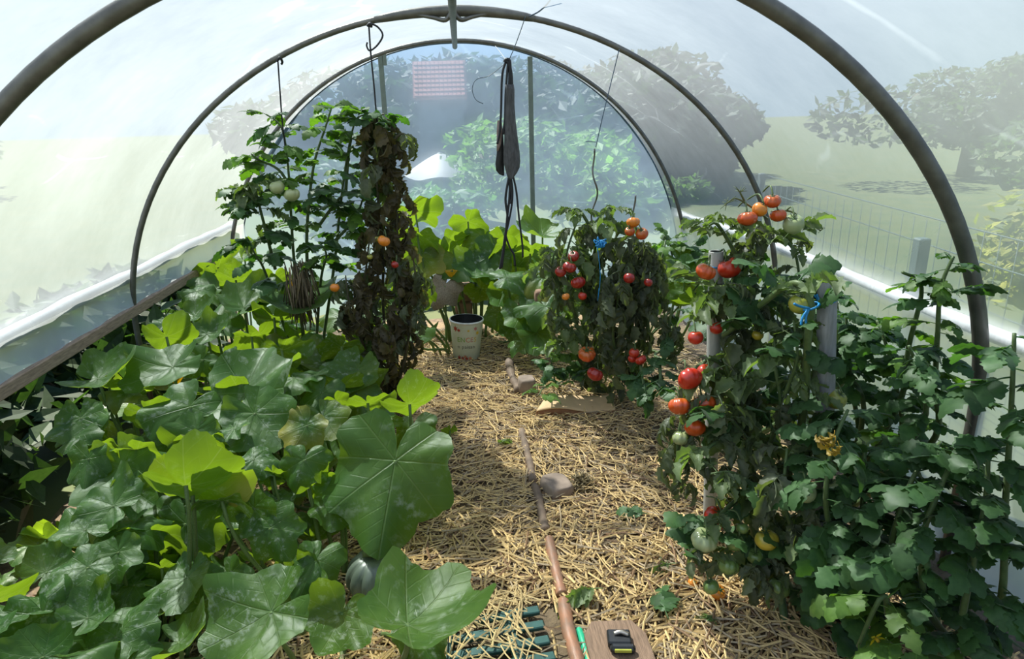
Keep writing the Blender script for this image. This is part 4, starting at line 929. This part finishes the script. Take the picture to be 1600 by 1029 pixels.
# poles along the path
def pole(pix, r, m, lab, lift=.0, wob=.07):
    P = [on(x, y, .03) for x, y in pix]
    for p in P: p.z = gz(p.x, p.y)+r*.9+lift
    mb = MB(); tube(mb, smooth(P, 8), lambda t: r*(1+wob*.5*math.sin(t*23)+wob*.4*math.sin(t*9+1)), 14); return tag(mb.build('wooden_pole', MT[m]), lab, 'pole', 'round poles edging the path')
pole([(911,1065),(902,1029),(893,1000),(886,970),(881,935)], .0195, 'pole', 'reddish brown pole lying beside the green hose', .006)
pole([(878,922),(872,900),(867,880),(857,838)], .017, 'pole', 'reddish brown pole lying in the straw between grid plates and flat stone', .004)
pole([(852,828),(846,800),(841,775),(835,755)], .0165, 'pole2', 'grey brown pole lying against the flat topped stone', .006, .16)
pole([(833,748),(828,722),(820,690),(815,668)], .0165, 'pole2', 'grey brown pole half buried in straw beyond the flat topped stone', .004, .16)
pole([(812,610),(800,585),(795,562)], .022, 'pole2', 'short brown pole end near the white pot', .006, .3)
mb = MB(); P = [on(x, y, .02) for x, y in ((904,980),(910,1000),(920,1032),(934,1075))]
for p in P: p.z = gz(p.x, p.y)+.02
P = smooth(P, 6); tube(mb, P, .0105, 14); tag(mb.build('garden_hose', MT['hose']), 'bright green hose end lying between pole and plank', 'hose')
# plank with cut corners
pl = on(962, 1010, .03); zt = .045
cs = [(-.078, -.34), (.092, -.34), (.088, .045), (.06, .098), (-.05, .104), (-.078, .06)]
mb = MB(); V = [(pl.x+x, pl.y+y-.02, zt) for x, y in cs]+[(pl.x+x, pl.y+y-.02, zt-.035) for x, y in cs]; k = 6
mb.add(V, [tuple(range(6)), tuple(range(11, 5, -1))]+[(i, i+6, (i+1) % 6+6, (i+1) % 6) for i in range(6)]); tag(mb.build('plank', MT['wood'], smooth=False), 'brown plank with clipped corners under the black clip', 'plank')
cl = on(967, 1003, zt); cl.z = zt
e = empty('clip', cl, 'black plastic clip with a shiny tab lying on the plank', 'clip')
mb = MB(); box(mb, cl+Vector((0, 0, .012)), (.062, .052, .022), -.12, bev=.18); mb.build('body', MT['clampm'], e, False)
mb = MB(); box(mb, cl+Vector((.002, -.036, .012)), (.066, .024, .024), -.12, bev=.3); mb.build('hinge', MT['clampm'], e, False)
mb = MB(); box(mb, cl+Vector((.0, -.049, .017)), (.044, .006, .01), -.12, bev=.25); o = mb.build('insert', MT['strip'], e, False); o['label'] = 'yellow green strip'
mb = MB(); tube(mb, smooth([cl+Vector((-.012, .005, .025)), cl+Vector((.005, .004, .03)), cl+Vector((.024, -.004, .026))], 5), .006, 8); o = mb.build('tab', MT['metalb'], e); o['label'] = 'shiny metal tab'
# green plastic grid plates
def grid_plate(c, rz, lab):
    e = empty('grid_plate', c, lab, 'grid plate', 'green plastic ground plates'); mb = MB(); R = Matrix.Rotation(rz, 3, 'Z')
    for j in range(6): q = R @ Vector((0, -.15+.06*j, 0)); box(mb, Vector(c)+q, (.36, .030, .014), rz, bev=.2)
    for i in (-.10, .085): q = R @ Vector((i, 0, 0)); box(mb, Vector(c)+q+Vector((0, 0, .0006)), (.030, .317, .0142), rz, bev=.2)
    mb.build('lattice', MT['grid'], e, False); return e
c = on(770, 1010, .02); grid_plate((c.x-.02, c.y-.05, .026), .12, 'dark green plastic grid plate half covered in straw')
# pumpkin
pk = on(592, 892, .09); e = empty('pumpkin', (pk.x, pk.y, gz(pk.x, pk.y)), 'dark green ribbed pumpkin under the big front leaf', 'pumpkin')
mb = MB(); V = []; sg, n = 72, 20; rad = 52*rng_of(pk)/F_PX
for i in range(n+1):
    ph = PI*i/n
    for k in range(sg):
        th = 2*PI*k/sg; rib = abs(math.sin(6*th))**.6; rr = rad*math.sin(ph)*(.86+.14*rib); z = rad*.78*math.cos(ph)-rad*.22*math.exp(-(ph/.35)**2); V.append((pk.x+rr*math.cos(th), pk.y+rr*math.sin(th), gz(pk.x, pk.y)+rad*.76+z))
mb.add(V, [(i*sg+k, (i+1)*sg+k, (i+1)*sg+(k+1) % sg, i*sg+(k+1) % sg) for i in range(n) for k in range(sg)]); mb.build('fruit', MT['pumpkin'], e)
mb = MB(); tube(mb, smooth([(pk.x, pk.y, rad*1.3), (pk.x-.01, pk.y, rad*1.5), (pk.x-.04, pk.y-.01, rad*1.62)], 4), .011, 8, c=(.2, .24, .09)); mb.build('stem', MT['stalk'], e)
# fallen tomatoes
for px, py, wpx, lab in ((1082, 915, 15, 'smaller orange tomato fallen on the straw under the fruiting plant'), (1120, 934, 26, 'larger orange tomato fallen on the straw under the fruiting plant')):
    p = on(px, py, .02); d = wpx*rng_of(p)/F_PX; p.z = gz(p.x, p.y)+d*.43+.01
    o, _ = tomato(None, p, d, 'orange', 'round', (.5, .3, 0), 'fallen_tomato', True); tag(o, lab, 'tomato', 'fallen orange tomatoes')
# leaves lying on the straw
for i, (px, py, L, st, lab) in enumerate(((780,688,.13,'curled','dull green leaf lying on the straw beyond the pole'), (1008,795,.12,'healthy','green tomato leaf lying on the straw by the fruiting plant'), (1035,945,.17,'healthy','green tomato leaf lying on the straw right of the plank'), (935,900,.18,'curled','dark wilted leaf lying right of the reddish pole'), (1110,965,.10,'light','pale green leaf scrap below the fallen orange tomatoes'), (1050,870,.13,'curled','rolled green leaf lying left of the green tomatoes'))):
    p = on(px, py, .03); mb = MB(); put_compound(mb, p-Vector((0, L*.4, -.012)), L, st, rt.uniform(-.6, .6)+(PI/2 if i % 2 else 0), -.0); tag(mb.build('fallen_leaf', MT['tleaf']), lab, 'leaf', 'leaves fallen on the straw')
p = on(703, 690, .0); e = empty('fallen_leaf', p, 'half dried squash leaf standing in the straw left of the pole', 'leaf', 'leaves fallen on the straw')
put_leaf(e, p+Vector((0, 0, .05)), .09, 'U', p)
# big dried leaf behind the pot
e = empty('dried_leaf', at(690, 455, 3.95), 'big dried grey brown leaf hanging behind the white pot', 'leaf')
m2 = plain('dried_leaf', (.27, .22, .15), .85, .4, 30, bump=.4)
o = put_leaf(e, at(692, 452, 3.95), .21, 'D', Vector((at(692, 452, 3.95).x, 3.98, .02))); o.data = o.data.copy(); o.data.materials.clear(); o.data.materials.append(m2)

# ------------------------------------------------------------------ outside the film
def blob_tree(name, c, rx, rz, n, col, lab, cat, group=None, seed=0, ls=.10, trunk=True, core=True):
    r = random.Random(seed); e = empty(name, (c[0], c[1], -.05), lab, cat, group); mb = MB(); cz = c[2]
    lobes = [(Vector((r.gauss(0, .42)*rx, r.gauss(0, .42)*rx, r.uniform(-.6, .6)*rz)), r.uniform(.35, .62)) for _ in range(12)]
    for i in range(n):
        lb, s = lobes[r.randrange(12)]; d = Vector((r.gauss(0, 1), r.gauss(0, 1), r.gauss(0, 1))).normalized(); q = Vector(c)+lb+Vector((d.x*rx*s, d.y*rx*s, d.z*rz*s))*r.uniform(.75, 1.05)
        if q.z < .05: q.z = .05+r.random()*.3
        t = Vector((r.gauss(0, 1), r.gauss(0, 1), r.gauss(0, .6))).normalized(); nn = (d+Vector((r.gauss(0, .5), r.gauss(0, .5), r.gauss(0, .5)+.4))).normalized(); s_ = t.cross(nn)
        if s_.length < 1e-3: continue
        s_.normalize(); L = ls*r.uniform(.6, 1.4); g = r.uniform(.6, 1.35)
        mb.add([tuple(q-t*L), tuple(q+s_*L*.45+nn*.1*L), tuple(q+t*L), tuple(q-s_*L*.45+nn*.1*L)], [(0, 1, 2, 3)], np.array(col)*g)
    mb.build('foliage', MT['outleaf'], e, False)
    mb = MB(); tube(mb, [(c[0], c[1], -.06), (c[0]+.05, c[1], cz*.5), (c[0], c[1], cz)], max(.03, rx*.07), 8); 
    for k in range(5): a = r.uniform(0, 6); tube(mb, [(c[0], c[1], cz*.55), (c[0]+math.cos(a)*rx*.5, c[1]+math.sin(a)*rx*.5, cz+rz*.2)], max(.015, rx*.03), 6)
    mb.build('trunk', MT['bark'], e); return e
DK = (.030, .055, .035)
for i, (x, y, z, rx, rz, lab) in enumerate(((-2.9, 13, .8, 1.4, .9, 'dark tree beyond the end wall, behind the withered tomato'), (.4, 15, 1.3, 2.4, 1.2, 'dark tree beyond the end wall, above the red roof'), (2.4, 13.5, 1.1, 2.0, 1.1, 'dark tree beyond the end wall, behind the hanging pouch'), (4.4, 13, .9, 1.5, .9, 'dark tree beyond the end wall, behind the far hoop\'s leg'), (3.6, 16.5, 1.4, 2.2, 1.2, 'dark tree beyond the end wall, behind the wavy rods'), (-1.2, 14, 1.2, 1.8, 1.1, 'dark tree beyond the end wall, over the white parasol'))):
    blob_tree('tree', (x, y, z), rx, rz, 7000, DK, lab, 'tree', 'trees beyond the end wall', i, .15)
LG = (.16, .26, .07)
for i, (px, py, Y, rx, rz, col, lab) in enumerate(((790, 255, 6.6, .62, .42, LG, 'pale green bush beyond the end wall, behind the hanging pouch'), (930, 285, 6.2, .55, .40, (.18, .30, .05), 'light green bush beyond the end wall, behind the wavy rods'), (690, 345, 6.0, .45, .26, (.10, .19, .07), 'low green bush beyond the end wall, behind the white pot'), (1000, 320, 6.8, .5, .35, (.12, .2, .06), 'low bush beyond the end wall, behind the orange tomatoes'), (545, 320, 6.6, .5, .45, (.06, .12, .05), 'dark green bush beyond the end wall, behind the green tomato plant'))):
    c = at(px, py, Y); blob_tree('bush', c, rx, rz, 1500, col, lab, 'bush', 'bushes beyond the end wall', 20+i, .06)
for i, (x, y, z, rx, rz, col, lab) in enumerate(((8.5, 7.5, 1.3, 1.7, 1.0, (.07, .11, .045), 'grey green tree seen through the film above the fruiting plant'), (7.6, 4.6, 1.25, 1.4, .95, (.10, .14, .06), 'tree seen through the film beyond the fence, near the nearest hoop'), (10, 13, 1.3, 2.2, 1.0, (.06, .09, .05), 'far tree seen through the film right of the farthest hoop'))):
    blob_tree('tree', (x, y, z), rx, rz, 5000, col, lab, 'tree', 'trees beyond the fence', 40+i, .10)
blob_tree('bush', (3.3, 3.6, .55), .35, .35, 700, (.40, .36, .06), 'yellow flowering bush beyond the fence', 'bush', None, 60, .05)
for i, (x, y) in enumerate(((-15, 4.5), (-15.5, 8.5), (-15, 12.5), (-14, 16.5))):
    blob_tree('bush', (x, y, 1.0), 2.6, .75+.12*(i % 3), 5000, (.08, .135, .075), 'pale hazy bush in the far row seen through the film over the squash plants', 'bush', 'bushes beyond the left film', 90+i, .16)
for i in range(7):
    blob_tree('weed', (-1.95-.12*(i % 2), 1.0+.55*i, .25), .38, .32, 600, (.04, .075, .025), 'dark weeds in the row outside, below the pale hem board of the film', 'weed', 'weeds outside the left hem', 70+i, .08)
# fence on the right
for px, Y, lab in ((1437, 2.35, 'grey fence post outside the film, above the rightmost shoots'), (1180, 5.0, 'grey fence post outside the film, far along the fence')):
    p = at(px, 360, Y); mb = MB(); x = 2.05
    d = ray(px, 400); x = d.x*(Y/d.y); box(mb, (x, Y, .42), (.045, .045, 1.0), bev=.1); tag(mb.build('fence_post', MT['fpost'], smooth=False), lab, 'fence post', 'posts of the wire fence')
mb = MB()
for z in (.25, .42, .6, .78, .9): tube(mb, [(2.0, .8, z), (2.05, 2.35, z), (2.3, 5.0, z)], .003, 5)
for i in range(46): y = .8+i*.09; x = 2.0+.05*(y-.8)/1.5; tube(mb, [(x, y, 0), (x, y, .9)], .0015, 4)
tag(mb.build('wire_fence', MT['fpost']), 'thin wire mesh fence outside the right hand film', 'fence')
# shed with a red roof, and a pale tarpaulin
c = at(686, 122, 9.6); e = empty('shed', (c.x, 9.9, -.05), 'small shed with a red tiled roof beyond the end wall', 'shed')
mb = MB(); box(mb, (c.x, 9.95, c.z/2-.15), (.62, .5, c.z-.1), bev=.02); mb.build('wall', MT['shed'], e, False)
mb = MB()
for j in range(8):
    for i in range(12): box(mb, (c.x-.34+.68*(i+.5)/12, 9.62+.045*j, c.z-.2+.058*j), (.054, .07, .02), rx=.8, bev=.3)
for sg in (-1, 1): mb.add([(c.x-.36, 9.97+sg*.36, c.z-.24), (c.x+.36, 9.97+sg*.36, c.z-.24), (c.x+.36, 9.97, c.z+.24), (c.x-.36, 9.97, c.z+.24), (c.x-.36, 9.97+sg*.36, c.z-.27), (c.x+.36, 9.97+sg*.36, c.z-.27), (c.x+.36, 9.97, c.z+.21), (c.x-.36, 9.97, c.z+.21)], [(0, 1, 2, 3), (4, 5, 6, 7), (0, 1, 5, 4), (1, 2, 6, 5), (0, 3, 7, 4)])
mb.build('roof', MT['roof'], e, False)
c = at(688, 258, 7.4); mb = MB(); V = []; sg = 28
for i in range(9):
    t = i/8
    for k in range(sg):
        a = 2*PI*k/sg; rr = .36*t**.8*(1+.08*math.cos(4*a)); V.append((c.x+rr*math.cos(a), c.y+rr*math.sin(a), c.z+.13-.24*t+.02*math.cos(4*a)*t))
    # skirt
mb.add(V, [(i*sg+k, (i+1)*sg+k, (i+1)*sg+(k+1) % sg, i*sg+(k+1) % sg) for i in range(8) for k in range(sg)])
tube(mb, [(c.x, c.y, -.05), (c.x, c.y, c.z+.13)], .02, 8)
tag(mb.build('parasol', MT['white']), 'white parasol standing outside beyond the end wall', 'parasol')
